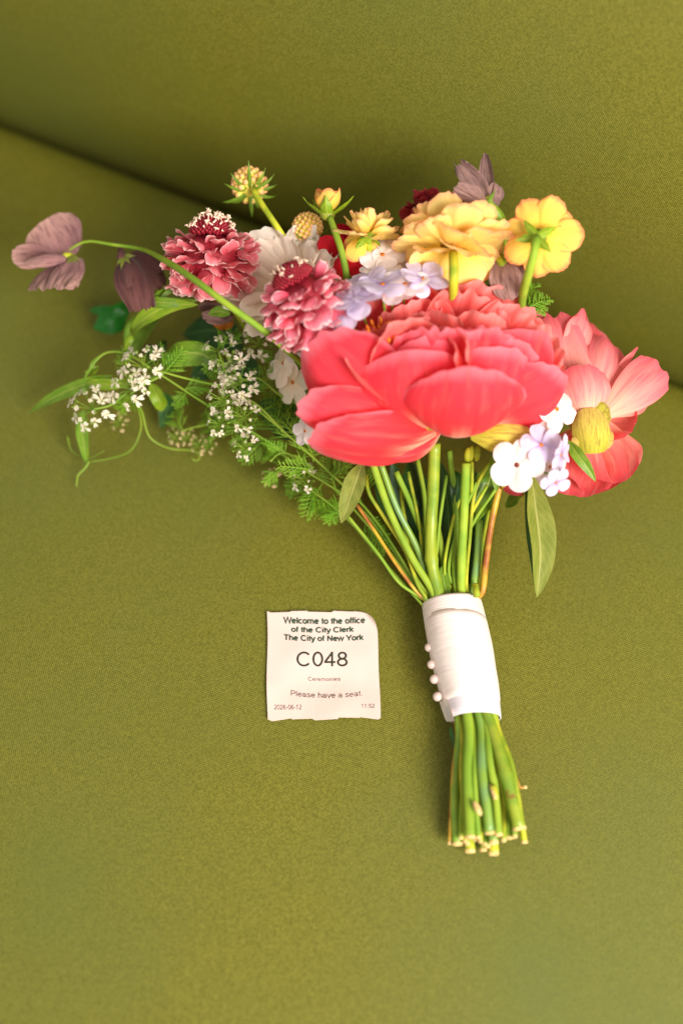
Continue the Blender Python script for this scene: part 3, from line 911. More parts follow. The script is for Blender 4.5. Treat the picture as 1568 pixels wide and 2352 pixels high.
# ---- leaves
def leaf(pts, wpx, mat, side=(1, 0, 0.2), fold=0.25, n=18, m=8, peak=0.4, wav=0.05, label=None, name="leaf", sharp=1.0, curlw=0.0):
    path = catmull([P(*p) for p in pts], n)
    b = Buf(); rows = []; s0 = cv(*side); sdv = sd()
    for i, p in enumerate(path):
        f = i / n
        tg = (path[min(i + 1, n)] - path[max(i - 1, 0)]).normalized()
        s = (s0 - tg * s0.dot(tg)).normalized(); nr = s.cross(tg)
        if nr.dot(CB) < 0:
            nr = -nr
        w = (f / peak if f < peak else (1 - f) / (1 - peak))
        w = math.sin(math.pi / 2 * min(1, max(0.0, w))) ** (0.75 * sharp)
        hw = max(0.02, w) * wpx / 2 * mpp(p)
        row = []
        for j in range(m + 1):
            u = 2 * j / m - 1
            q = p + s * (u * hw) + nr * (fold * hw * abs(u) + curlw * hw * u * u + wav * hw * math.sin(f * 13 + u * 1.5 + sdv) * abs(u) + 0.08 * hw * noise.noise(Vector((f * 5, u * 2, sdv))))
            row.append(q)
        rows.append(row)
    b.sheet(rows)
    return part(name, b, M[mat], label)


leaf([(832, 1062, .085), (815, 1110, .08), (798, 1160, .072), (783, 1202, .064)], 52, 'leaf_o', (1, -.3, .3), .2)
leaf([(1218, 1085, .075), (1228, 1160, .07), (1240, 1270, .062), (1232, 1372, .052)], 70, 'leaf_o', (1, .05, -.4), .5, peak=.5, label="long folded leaf hanging below the faded peony")
leaf([(1210, 1090, .070), (1216, 1180, .066), (1226, 1280, .06), (1231, 1368, .05)], 30, 'leaf_d', (.5, .05, 1), .3, peak=.5)
leaf([(1135, 1060, .07), (1120, 1110, .065), (1098, 1160, .055), (1075, 1215, .05)], 66, 'leaf', (1, .4, .1), .25)
leaf([(1140, 1030, .09), (1138, 1080, .088), (1140, 1130, .08)], 30, 'leaf', (1, .1, .3), .2)
leaf([(1300, 1010, .1), (1330, 1050, .1), (1352, 1080, .095), (1367, 1106, .09)], 28, 'leaf', (.7, .7, .2), .3)
leaf([(1160, 1165, .03), (1190, 1140, .04), (1212, 1128, .05)], 36, 'leaf', (.5, .9, .2), .2)
# inside the cage of stems
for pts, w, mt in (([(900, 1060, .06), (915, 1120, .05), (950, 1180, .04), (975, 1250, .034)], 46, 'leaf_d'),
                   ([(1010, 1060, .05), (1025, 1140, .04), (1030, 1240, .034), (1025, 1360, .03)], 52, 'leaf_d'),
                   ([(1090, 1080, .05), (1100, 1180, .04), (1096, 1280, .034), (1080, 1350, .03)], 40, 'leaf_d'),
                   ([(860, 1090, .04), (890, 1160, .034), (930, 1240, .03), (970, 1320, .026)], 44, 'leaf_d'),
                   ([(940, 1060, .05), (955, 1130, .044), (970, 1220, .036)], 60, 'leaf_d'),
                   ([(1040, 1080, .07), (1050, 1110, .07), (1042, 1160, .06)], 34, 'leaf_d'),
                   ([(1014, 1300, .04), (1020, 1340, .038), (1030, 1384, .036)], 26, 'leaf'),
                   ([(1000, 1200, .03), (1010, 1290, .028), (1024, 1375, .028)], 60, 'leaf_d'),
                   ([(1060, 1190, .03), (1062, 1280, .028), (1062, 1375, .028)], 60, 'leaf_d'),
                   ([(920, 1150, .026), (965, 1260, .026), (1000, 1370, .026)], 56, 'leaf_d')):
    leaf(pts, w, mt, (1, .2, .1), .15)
# sweet pea and bouquet foliage at the back
leaf([(286, 812, .06), (305, 762, .075), (345, 722, .09), (400, 700, .098), (455, 700, .1)], 36, 'leaf_b', (.5, .8, .4), .3, peak=.55, label="arching bright green blade behind the withered sweet pea")
leaf([(455, 690, .095), (400, 695, .1), (350, 690, .1), (420, 650, .1)], 26, 'leaf', (.3, .9, .3), .3, peak=.5)
leaf([(440, 660, .09), (405, 655, .098), (378, 672, .1), (352, 702, .095)], 34, 'leaf_b', (.6, .7, .4), .25, peak=.5)
leaf([(292, 800, .05), (298, 750, .06), (312, 722, .06)], 20, 'leaf', (1, .2, .3), .2)
leaf([(370, 730, .05), (345, 760, .05), (315, 795, .045), (300, 830, .04)], 64, 'leaf', (.8, .5, .3), .25, label="broad leaf curling beneath the green blade")
leaf([(300, 700, .012), (260, 735, .018), (215, 755, .014)], 70, 'leaf_g', (.3, 1, .2), .15, label="dark emerald leaf lying flat on the seat")
leaf([(290, 720, .02), (245, 715, .025), (205, 712, .02)], 26, 'leaf_g', (.2, 1, .1), .2)
leaf([(505, 850, .06), (470, 815, .07), (425, 812, .07), (375, 835, .055)], 60, 'leaf', (.2, 1, .4), .25, peak=.5, wav=.14, label="wavy leaf arching behind the coriander flowers")
leaf([(500, 840, .05), (470, 850, .055), (440, 870, .05)], 50, 'leaf_d', (.2, 1, .3), .2)
leaf([(530, 722, .1), (505, 715, .1), (478, 722, .095)], 26, 'leaf', (.3, .9, .2), .2)
leaf([(260, 862, .06), (190, 885, .05), (120, 915, .035), (66, 950, .014)], 30, 'leaf', (.4, .9, .3), .25, peak=.35, label="narrow pointed leaf reaching out across the seat")
leaf([(320, 868, .06), (270, 882, .06), (215, 880, .055), (185, 870, .05)], 26, 'leaf_b', (.3, .95, .2), .25, peak=.5)
leaf([(192, 940, .03), (190, 990, .026), (195, 1030, .02), (200, 1068, .008)], 30, 'leaf', (1, .1, .2), .2, peak=.35, label="small leaf hanging below a white coriander head")
leaf([(345, 880, .05), (365, 915, .045), (372, 945, .03)], 36, 'leaf_b', (.8, .5, .3), .3)
leaf([(355, 900, .03), (385, 930, .025), (370, 985, .01)], 40, 'leaf_d', (.9, .2, .2), .3)
leaf([(205, 868, .055), (225, 850, .05), (195, 855, .05)], 22, 'leaf_b', (.5, .8, .2), .1)
leaf([(380, 780, .03), (360, 800, .02), (345, 840, .012)], 40, 'leaf_d', (.9, .4, .2), .2)
leaf([(560, 800, .03), (500, 760, .03), (420, 770, .02)], 80, 'leaf_d', (.3, .9, .2), .2)  # this and the next two: dark filler leaves, added for the shaded gap
leaf([(600, 900, .03), (560, 860, .03), (500, 850, .02)], 90, 'leaf_d', (.3, .9, .2), .2)
leaf([(700, 1000, .05), (640, 950, .04), (590, 930, .03)], 90, 'leaf_d', (.3, .9, .2), .2)
leaf([(978, 640, .13), (985, 600, .16), (975, 565, .18)], 34, 'leaf', (1, .2, .2), .2, label="blunt green leaf standing before the large yellow ranunculus")
leaf([(1005, 640, .13), (1000, 615, .15), (990, 600, .155)], 24, 'leaf', (1, .2, .2), .2)
leaf([(1195, 730, .12), (1194, 705, .135), (1200, 680, .14)], 30, 'leaf_b', (1, .2, .2), .3)
leaf([(1130, 720, .1), (1170, 690, .12), (1200, 650, .13)], 36, 'leaf_d', (1, .4, .1), .2)
leaf([(1215, 745, .1), (1230, 735, .11), (1240, 725, .11)], 20, 'leaf_b', (1, .6, .1), .2)
leaf([(1160, 560, .17), (1152, 500, .19), (1120, 455, .2)], 16, 'leaf', (1, .3, .2), .3)

# ------------------------------------------------------------------ peony, the large one
def peony_core(b, f):
    b.ball(f.pos + f.A * 0.004, 0.016, f.A, 0.8, 12, 6)


PB = P(992, 955, 0.125)
R = 312 * mpp(PB)
big = Flower("peony", "large coral peony in full bloom at the front of the bouquet", PB, cv(-.14, .72, .66), peony_core, M['calyx'])
rr = random.Random(11)
po, pi_ = M['peony'], M['peony_in']
# inner, ruffled
for i in range(9):
    ph = D(15) + D(150) * i / 8
    me = petal_mesh(R * rr.uniform(.55, .7), R * rr.uniform(.5, .66), D(rr.uniform(20, 60)), rr.uniform(.5, .9), base=.3, vm=.75, tipw=.85, rnd=.1, ruffle=.06, freq=2.5, jag=.08, seed=sd(), nu=14, nv=14, dent=.10)
    big.ring(me, pi_, ph, D(rr.uniform(30, 52)), .012, .006, 1, rr.uniform(-.3, .3))
BIGK = dict(nu=20, nv=20)
# crinkled petals standing at the back: base, tip, width, inner face, curl, cup
for q, (b_, t_, w_, n_, c_, u_) in enumerate((
        ((960, 905, .118), (885, 668, .158), 250, (.15, -.6, .7), .55, .5), ((1000, 905, .118), (1010, 642, .162), 270, (0, -.6, .7), .6, .5),
        ((1045, 905, .118), (1165, 672, .155), 270, (-.15, -.6, .7), .6, .6), ((1070, 920, .118), (1250, 745, .145), 250, (-.5, -.4, .7), .7, .7),
        ((935, 920, .116), (770, 722, .145), 240, (.5, -.4, .7), .7, .7), ((985, 900, .125), (945, 690, .165), 190, (.1, -.5, .8), .5, .5),
        ((1030, 900, .125), (1090, 670, .168), 210, (0, -.5, .8), .7, .6), ((1050, 910, .125), (1210, 720, .160), 190, (-.3, -.5, .8), .7, .6))):
    big.px(pi_, b_, t_, w_, n_, c_, u_, seed=200 + q, base=.3, vm=.7, tipw=.9, rnd=.12, ruffle=.05, freq=3.6, jag=.07, dent=.10, wrin=.03, nu=30, nv=22)
# folded petals in the heart of the bloom
for q, (b_, t_, w_, n_, c_, u_) in enumerate((
        ((990, 930, .13), (960, 755, .178), 190, (.1, .2, -1), .9, .8), ((1040, 930, .13), (1065, 752, .182), 210, (0, .2, -1), .9, .8),
        ((1060, 940, .13), (1150, 755, .178), 190, (-.2, .2, -1), .8, .8), ((1080, 950, .128), (1215, 790, .168), 190, (-.4, .2, -.9), .9, .9),
        ((1050, 940, .13), (1120, 720, .175), 170, (-.1, -.4, .9), .8, -.7), ((940, 940, .125), (850, 760, .165), 170, (.5, -.2, .8), .8, .8),
        ((930, 950, .125), (800, 800, .16), 170, (.5, .1, -.8), .8, .9))):
    big.px(pi_ if q > 3 else po, b_, t_, w_, n_, c_, u_, seed=230 + q, base=.3, vm=.65, tipw=.82, rnd=.16, ruffle=.045, freq=2.2, jag=.06, dent=.11, wrin=.02, nu=26, nv=22)
# guard petals, seen from outside
for q, (b_, t_, w_, n_, c_, u_) in enumerate((
        ((965, 998, .114), (930, 805, .180), 380, (.06, .5, -.85), 1.7, .9), ((1050, 1000, .120), (1078, 845, .188), 350, (-.05, .7, -.7), 1.9, 1.0),
        ((1065, 975, .108), (1262, 772, .155), 350, (-.5, .45, -.75), 1.7, 1.2), ((945, 975, .116), (706, 785, .166), 290, (.4, .35, -.85), 1.5, 1.0),
        ((965, 985, .114), (690, 925, .150), 170, (.15, .5, -.85), 1.2, .9), ((1000, 1005, .114), (712, 1005, .140), 210, (.1, .7, -.7), 1.3, 1.2),
        ((1070, 985, .108), (1295, 862, .142), 280, (-.4, .6, -.7), 1.6, 1.2),
        ((1010, 975, .112), (1000, 770, .176), 330, (0, .5, -.9), 1.5, 1.1), ((1010, 1000, .106), (860, 1040, .122), 200, (.1, .8, -.6), 1.3, 1.2),
        ((1050, 985, .11), (1175, 800, .17), 300, (-.3, .5, -.8), 1.6, 1.1))):
    big.px(po, b_, t_, w_, n_, c_, u_, seed=260 + q, base=.6, vm=.58, tipw=.86, rnd=.2, ruffle=.014, freq=1.8, jag=.03, dent=.07, wrin=.014, nu=26, nv=26)
SB = P(884, 808, .150)
st = Buf()
for i in range(22):
    a = i * 2.4; q = .002 + .010 * math.sqrt(i / 46)
    d = (big.A + big.radial(a) * (.25 + q * 10)).normalized()
    p0 = SB + big.radial(a) * q * .7
    p1 = p0 + d * rr.uniform(.014, .02)
    st.tube([p0, p0.lerp(p1, .5), p1], .0005, .0005, 5)
    st.ball(p1, .0013, d, 2.6, 6, 4)
M['stamen'] = plain_mat("golden_stamen", srgb(245, 150, 30), .5, .1, 300, srgb(235, 120, 20))
st = big.sub("stamens", st, M['stamen']); st["kind"] = "stuff"
# green-yellow sepals under the bloom
big.px(M['calyx'], (1080, 1000, .115), (1225, 1000, .118), 90, (0, .1, 1), -.7, -.8, "sepal", 5, vm=.5, tipw=.7, rnd=.25)
big.px(M['calyx'], (985, 1000, .108), (960, 1030, .1), 50, (0, -.4, 1), -.6, -.6, "sepal", 6)

# ------------------------------------------------------------------ the faded peony beside it
PC = P(1352, 960, 0.092)
old = Flower("peony", "faded pale coral peony seen from behind its yellow calyx", PC, cv(.15, .25, -.9), peony_core, M['calyx'])
o = M['peony_old']; WK = dict(nu=20, nv=18, vm=.62, tipw=.9, rnd=.16, jag=.06, wrin=.025)
old.px(M['peony_mid'], (1345, 950, .078), (1325, 742, .085), 220, (0, -.2, -1), .6, .8, seed=26, dent=.1, **WK)
old.px(M['peony_mid'], (1372, 950, .08), (1455, 845, .086), 170, (.3, -.1, -1), .6, .8, seed=27, dent=.1, **WK)
old.px(o, (1335, 950, .09), (1262, 730, .1), 210, (-.1, -.2, -1), .6, .9, seed=11, ruffle=.03, dent=.13, **WK)
old.px(o, (1355, 940, .088), (1388, 775, .092), 190, (.1, -.2, -1), .7, .9, seed=12, ruffle=.03, dent=.13, **WK)
old.px(o, (1350, 965, .098), (1330, 838, .112), 170, (0, -.1, -1), .9, 1.1, seed=13, dent=.06, ruffle=.01, **WK)
old.px(o, (1385, 955, .088), (1520, 842, .095), 112, (.3, .3, -1), .3, .5, seed=14, base=.22, vm=.8, tipw=.95, rnd=.08, ruffle=.02, jag=.06, notch=.03, nu=14, nv=14)
old.px(o, (1395, 945, .086), (1430, 850, .09), 120, (.3, .3, -1), .6, .8, seed=15, dent=.06, **WK)
old.px(M['peony_mid'], (1365, 955, .072), (1392, 1108, .07), 220, (.3, .2, 1), 1.1, 1.1, seed=16, dent=.07, ruffle=.02, **WK)
old.px(M['peony_mid'], (1345, 985, .066), (1300, 1138, .054), 210, (-.1, .2, 1), .7, .8, seed=17, dent=.07, ruffle=.02, **WK)
old.px(M['peony_mid'], (1345, 965, .064), (1430, 1010, .08), 210, (.4, .3, 1), 1.1, 1.1, seed=18, dent=.07, ruffle=.02, **WK)
old.px(M['peony_mid'], (1350, 975, .060), (1360, 1130, .058), 200, (.2, .2, 1), .9, .9, seed=25, dent=.07, ruffle=.02, **WK)
old.px(M['peony_mid'], (1290, 1050, .05), (1158, 1125, .045), 90, (-.3, 0, 1), .4, .5, seed=19, dent=.05)
old.px(o, (1290, 850, .085), (1338, 710, .1), 70, (.2, 0, 1), -.9, .5, seed=20, base=.6, tipw=.35)
old.px(o, (1270, 850, .085), (1222, 716, .1), 90, (-.4, .2, 1), .5, .7, seed=21, tipw=.9)
old.px(o, (1395, 890, .085), (1464, 797, .1), 24, (.3, .3, 1), .9, .8, seed=22, base=.7, tipw=.3, jag=.1)
old.px(M['peony_mid'], (1340, 930, .07), (1300, 750, .075), 230, (0, -.2, -1), .5, .6, seed=23, dent=.06, **WK)
old.px(M['peony_mid'], (1360, 940, .065), (1405, 808, .07), 190, (.2, -.2, -1), .5, .6, seed=24, dent=.06, **WK)
old.px(M['calyx'], (1362, 1042, .094), (1354, 934, .106), 104, (0, 0, -1), .9, 1.0, "sepal", 31, base=.7, vm=.5, tipw=.85, dent=.05)
old.px(M['calyx'], (1325, 1000, .085), (1408, 1012, .094), 80, (0, 0, -1), 1.0, 1.1, "sepal", 32, base=.6, vm=.5, tipw=.8)
old.px(M['calyx'], (1395, 1000, .085), (1312, 1020, .096), 60, (0, 0, -1), .9, 1.0, "sepal", 33, base=.6, vm=.5, tipw=.8)

# ------------------------------------------------------------------ scabious
def scabious(label, c, rpx, axis, pm, np_=58, squash=.62, disc=True, seed=1, th0=42, th1=138, psz=1.0, stam=1.0):
    rad = rpx * mpp(c)
    A = axis

    def core(b, f):
        b.ball(f.pos, rad * .5, f.A, squash, 16, 8)
    f = Flower("scabious", label, c, A, core, M['disc'])
    r = random.Random(seed)
    vars_ = [petal_mesh(1.0, r.uniform(.9, 1.15), D(r.uniform(-75, 30)), r.uniform(-1.1, .9), base=.3, vm=.68, tipw=.82, rnd=.17, ruffle=.07, freq=1.7, jag=.1, seed=sd(), nu=12, nv=10, dent=.16, notch=.05) for _ in range(14)]
    for i in range(np_):
        q = (i + .5) / np_
        th = D(th0 + (th1 - th0) * q ** .9) + r.uniform(-.06, .06); ph = i * 2.39996 + r.uniform(-.2, .2)
        rd = f.radial(ph)
        nrm = f.A * math.cos(th) + rd * math.sin(th)
        base = f.pos + (rd * math.sin(th) + f.A * (math.cos(th) * squash)) * rad * .5
        d = (nrm * .8 + rd * .45 - f.A * (.0 + .38 * q) + Vector((r.uniform(-1, 1), r.uniform(-1, 1), r.uniform(-1, 1))) * .42).normalized()
        up = f.A * .9 + nrm * .3 + Vector((r.uniform(-1, 1), r.uniform(-1, 1), r.uniform(-1, 1))) * .45
        f.add(vars_[i % 14], pm, base, d, up, rad * (.31 + .25 * q) * r.uniform(.85, 1.2) * psz)
    if disc:
        b = Buf(); an = Buf()
        for i in range(190):
            q = (i + .5) / 190; th = D(4 + 50 * math.sqrt(q)); ph = i * 2.39996
            nrm = f.A * math.cos(th) + f.radial(ph) * math.sin(th)
            p = f.pos + (f.A * (.12 + math.cos(th) * .86) + f.radial(ph) * math.sin(th) * .62) * rad * .66
            b.ball(p, rad * .034, nrm, 1.9, 6, 4)
            if r.random() < (.42 - .28 * q) * stam:
                p1 = p + (nrm + Vector((r.uniform(-.4, .4), r.uniform(-.4, .4), r.uniform(-.3, .3)))).normalized() * rad * r.uniform(.06, .15)
                an.tube([p, p.lerp(p1, .6), p1], rad * .008, rad * .008, 4)
                t2 = Vector((r.uniform(-1, 1), r.uniform(-1, 1), r.uniform(-.5, .5))).normalized() * rad * .04
                an.tube([p1 - t2, p1, p1 + t2], rad * .014, rad * .014, 5)
        f.sub("flower_disc", b, M['disc'])["kind"] = "stuff"
        f.sub("stamens", an, M['anther'])["kind"] = "stuff"
    return f


sc1 = scabious("pink scabious with upright crimson centre and cream stamens", P(487, 592, .132), 138, cv(.02, .95, .30), M['scab'], 104, .86, seed=3, psz=.8, stam=1.3)
sc2 = scabious("pink scabious tilted against the cream flower", P(697, 688, .165), 134, cv(-.42, .78, .45), M['scab2'], 78, .84, seed=8, psz=.9, stam=.35)
sc3 = scabious("deep red scabious hidden behind the large yellow ranunculus", P(985, 478, .155), 66, cv(.05, .9, -.2), M['scab_dark'], 40, .7, False, 5, 10, 118)
tb = tubepx([(505, 640, .11), (520, 672, .1), (540, 710, .085), (575, 770, .06)], .0028, .0024, 14)
part("flower_stalk", tb, M['stem_y'])

# cream flower behind the second scabious
def small_core(b, f):
    b.ball(f.pos, .006, f.A, .8, 10, 6)


cr = Flower("cream_flower", "cream white ruffled flower tucked behind the tilted scabious", P(662, 668, .112), cv(-.40, .50, .76), small_core, M['calyx'])
Rc = 145 * mpp(cr.pos); r = random.Random(4)
for i in range(30):
    me = petal_mesh(Rc * r.uniform(.8, 1.06), Rc * r.uniform(.66, .85), D(r.uniform(10, 40)), r.uniform(.3, .8), base=.3, vm=.75, tipw=.88, rnd=.16, ruffle=.06, freq=2.6, jag=.08, seed=sd(), nu=14, nv=12, dent=.09)
    cr.ring(me, M['cream'], i * 2.39996, D(70 + (12 if i > 14 else -6) + r.uniform(-6, 6)), .004, 0, 1, r.uniform(-.3, .3))

# scabious buds
def scab_bud(label, c, rpx, axis, nb, seed, bractl=1.0):
    rad = rpx * mpp(c)

    def core(b, f):
        b.ball(f.pos, rad * .8, f.A, .85, 12, 8)
    f = Flower("scabious_bud", label, c, axis, core, M['budy'])
    b = Buf(); r = random.Random(seed)
    for i in range(90):
        q = (i + .5) / 90; th = math.acos(1 - 1.75 * q); ph = i * 2.39996
        nrm = f.A * math.cos(th) + f.radial(ph) * math.sin(th)
        b.ball(c + nrm * rad * .82, rad * (.13 + .06 * q), nrm, 1.3, 6, 4)
    o = f.sub("bud_florets", b, M['budy']); o["kind"] = "stuff"
    for i in range(nb):
        ph = i * 2 * math.pi / nb + r.uniform(-.2, .2)
        me = petal_mesh(rad * r.uniform(1.2, 1.75) * bractl, rad * .24, D(r.uniform(20, 90)), .5, base=.6, vm=.3, tipw=.15, rnd=.1, ruffle=.02, seed=sd(), nu=4, nv=10)
        f.ring(me, M['leaf'], ph, D(r.uniform(95, 125)), rad * .3, -rad * .62, 1, 0, "bract")
    return f


m, nt, N, L = nodes("peach_bud")
out = N.new('ShaderNodeOutputMaterial'); tc = N.new('ShaderNodeTexCoord')
uv = N.new('ShaderNodeUVMap'); sp = N.new('ShaderNodeSeparateXYZ'); L.new(uv.outputs[0], sp.inputs[0])
pr = N.new('ShaderNodeBsdfPrincipled'); pr.inputs['Roughness'].default_value = .55
L.new(mixc(nt, smooth01(nt, sp.outputs[1], .45, .95), srgb(226, 208, 84), srgb(246, 172, 122)), pr.inputs['Base Color']); L.new(pr.outputs[0], out.inputs[0])
M['budy'] = m
b1 = scab_bud("round green and peach scabious bud standing clear at the back", P(573, 424, .135), 42, cv(-.1, .75, -.5), 11, 4)
b2 = scab_bud("peach scabious bud beside the ranunculus bud", P(706, 522, .135), 36, cv(-.05, .9, .25), 10, 7)
part("flower_stalk", tubepx([(581, 436, .142), (605, 475, .142), (632, 515, .14), (655, 552, .13), (690, 640, .1)], .0024, .0024, 18), M['stem_y'])

# ------------------------------------------------------------------ ranunculus
def ranunculus(label, c, rpx, axis, pm, layers, seed, sepal=True):
    rad = rpx * mpp(c)
    f = Flower("ranunculus", label, c, axis, small_core, M['leaf_core'])
    r = random.Random(seed)
    for (n, ln, w, th, cu, cp, h) in layers:
        vs = [petal_mesh(rad * ln, rad * w, D(cu + r.uniform(-8, 8)), cp, base=.3, vm=.68, tipw=.9, rnd=.2, ruffle=.05, freq=2.2, jag=.04, seed=sd(), nu=12, nv=12, dent=.10, wrin=.02) for _ in range(5)]
        o = r.uniform(0, 6)
        for i in range(n):
            f.ring(vs[i % 5], pm, o + i * 2 * math.pi / n + r.uniform(-.2, .2), D(th + r.uniform(-9, 9)), .003, h * rad, r.uniform(.86, 1.08), r.uniform(-.35, .35))
    if sepal:
        for i in range(5):
            me = petal_mesh(rad * .5, rad * .22, D(-20), .7, base=.5, vm=.45, tipw=.3, rnd=.2, seed=sd(), nu=6, nv=8)
            f.ring(me, M['leaf_b'], i * 2 * math.pi / 5 + .5, D(104), .004, -.05 * rad, 1, 0, "sepal")
    return f


M['leaf_core'] = plain_mat("green_receptacle", srgb(150, 160, 50), .5, .1, 200)
full = [(8, .84, .76, 102, -16, .35, -.04), (9, 1.0, .82, 88, 6, .4, 0), (10, .98, .74, 76, 18, .5, .02), (10, .94, .68, 64, 28, .6, .04),
        (10, .88, .54, 52, 38, .7, .05), (9, .8, .5, 42, 46, .8, .06), (8, .68, .46, 32, 50, .8, .06), (6, .52, .42, 20, 54, .9, .06)]
y1 = ranunculus("large pale yellow many-petalled ranunculus above the peony", P(1037, 572, .17), 132, cv(.02, .86, -.10), M['yellow'], full, 21)
r = random.Random(5)
for bx, tx, ty, w, k in ((1050, 1080, 668, 110, 41), (1020, 985, 640, 110, 42), (1060, 1120, 640, 100, 43), (1030, 1030, 650, 90, 44), (1070, 1148, 610, 90, 45), (1015, 935, 615, 100, 46)):
    y1.px(M['yellow'], (bx, 575, .176), (tx, ty, .158), w, (0, .3, -1), .4, .5, seed=k, base=.35, vm=.7, ruffle=.03, dent=.05)
part("flower_stalk", tubepx([(1040, 582, .181), (1041, 610, .184), (1041, 640, .18), (1040, 690, .16)], .0032, .0034, 14), M['stem_y'])
flat = [(7, 1.0, .85, 88, 10, .5, 0), (7, .92, .8, 76, 26, .6, .02), (6, .8, .7, 60, 44, .7, .04), (6, .66, .56, 40, 54, .8, .05), (5, .5, .46, 22, 60, .9, .06)]
y2 = ranunculus("peach-edged yellow ranunculus turned to show its green sepals", P(1236, 545, .19), 88, cv(.12, .18, -.95), M['yellow_o'], flat, 23, False)
for tx, ty in ((1202, 505), (1278, 520), (1264, 580), (1184, 552), (1222, 580)):
    y2.px(M['leaf_b'], (1232, 544, .2), (tx, ty, .199), 22, (0, 0, 1), -.3, -.5, "sepal", tx, base=.5, vm=.5, tipw=.4, rnd=.2, nu=6, nv=8)
part("flower_stalk", tubepx([(1231, 545, .202), (1227, 575, .204), (1214, 625, .19), (1200, 675, .165), (1194, 730, .13)], .0030, .0032, 18), M['stem'])
y3 = ranunculus("small golden ranunculus with open pointed petals", P(842, 545, .165), 72, cv(.12, .93, .2), M['yellow'],
                [(6, .95, .62, 92, 8, .5, 0), (6, .98, .6, 74, 20, .6, .05), (6, .95, .55, 56, 30, .7, .08), (5, .9, .5, 36, 34, .8, .1), (4, .75, .42, 18, 40, .9, .1)], 29)
for bx, tx, ty, w, k in ((838, 800, 598, 50, 51), (845, 868, 560, 50, 52), (836, 790, 560, 50, 53)):
    y3.px(M['yellow_o'], (bx, 548, .168), (tx, ty, .16), w, (0, .2, 1), -.4, -.5, seed=k, nu=8, nv=8)
for tx, ty in ((815, 572), (850, 562), (880, 525)):
    y3.px(M['leaf_b'], (842, 545, .172), (tx, ty, .17), 18, (0, 0, 1), -.4, -.5, "sepal", tx, base=.5, vm=.5, tipw=.4, rnd=.2, nu=6, nv=8)
part("flower_stalk", tubepx([(843, 548, .168), (848, 575, .16), (850, 620, .14)], .0026, .0026, 10), M['stem_y'])
# the closed bud
bud = Flower("ranunculus_bud", "closed yellow ranunculus bud held by green sepals", P(752, 492, .165), cv(0, .96, .2), small_core, M['leaf_core'])
for i in range(7):
    me = petal_mesh(.022, .023, D(78), 1.1, base=.4, vm=.5, tipw=.6, rnd=.2, seed=sd(), nu=8, nv=10, dent=.03)
    bud.ring(me, M['yellow_o'], i * 2.4, D(62), .001, 0, 1.0 - .03 * i)
for i, (ph, l) in enumerate(((-95, .018), (-10, .023), (190, .022), (60, .02), (130, .02))):
    me = petal_mesh(l, .0105, D(70 if i == 0 else 34), .8, base=.6, vm=.4, tipw=.35, rnd=.2, seed=sd(), nu=6, nv=8)
    bud.ring(me, M['leaf_b'], D(ph), D(66), .002, -.002, 1, 0, "sepal")
part("flower_stalk", tubepx([(757, 498, .166), (770, 535, .166), (785, 580, .162), (796, 638, .15), (800, 700, .13)], .0024, .0026, 18), M['stem'])

# red bloom deep inside
rd_ = Flower("red_flower", "red bloom mostly hidden between the yellow flowers", P(820, 600, .125), cv(0, .8, .4), small_core, M['leaf_core'])
Rr = 95 * mpp(rd_.pos)
for i in range(12):
    me = petal_mesh(Rr, Rr * .75, D(60), .9, base=.3, vm=.6, tipw=.8, rnd=.15, seed=sd(), nu=10, nv=10, dent=.05)
    rd_.ring(me, M['red'], i * 2.4, D(62 - i * 2), .004, 0, 1 - .02 * i)

for q, (b_, t_, w_) in enumerate((((752, 620, .13), (752, 540, .15), 62), ((835, 650, .14), (822, 578, .158), 74), ((905, 620, .14), (898, 540, .158), 66), ((780, 640, .14), (790, 590, .15), 50))):
    rd_.px(M['red'], b_, t_, w_, (0, .2, -1), .8, 1.0, seed=300 + q, base=.5, vm=.5, tipw=.9, nu=12, nv=12)

# ------------------------------------------------------------------ phlox
def phlox(c, rpx, axis, pm, dark=False, label=None, rot=0.0, seed=0, cup=0.0):
    rad = rpx * 1.2 * mpp(c)

    def core(b, f):
        b.tube([f.pos - f.A * rad * .5, f.pos - f.A * rad * .1, f.pos + f.A * rad * .02], rad * .07, rad * .1, 8)
    f = Flower("phlox_flower", label, c, axis, core, M['eye_d'] if dark else M['eye'])
    pd = Buf().tube(catmull([f.pos - f.A * rad * .3, f.pos - f.A * rad * 1.1, f.pos - f.A * rad * 1.5 + (BL + Vector((0, .12, .05)) - f.pos).normalized() * rad * 1.2], 8), .0008, .0008, 6)
    f.sub("pedicel", pd, M['thin'])
    r = random.Random(seed)
    for i in range(5):
        me = petal_mesh(rad, rad * r.uniform(.86, .98), D(r.uniform(-30, 10)), r.uniform(-.4, .3), base=.16, vm=.68, tipw=.8, rnd=.16, ruffle=.02, freq=1.5, seed=sd(), nu=10, nv=10, dent=.09, wrin=.015)
        f.ring(me, pm, rot + i * 2 * math.pi / 5 + r.uniform(-.1, .1), D(84 - cup + r.uniform(-8, 8)), rad * .05, 0, 1, r.uniform(-.2, .2))
    return f


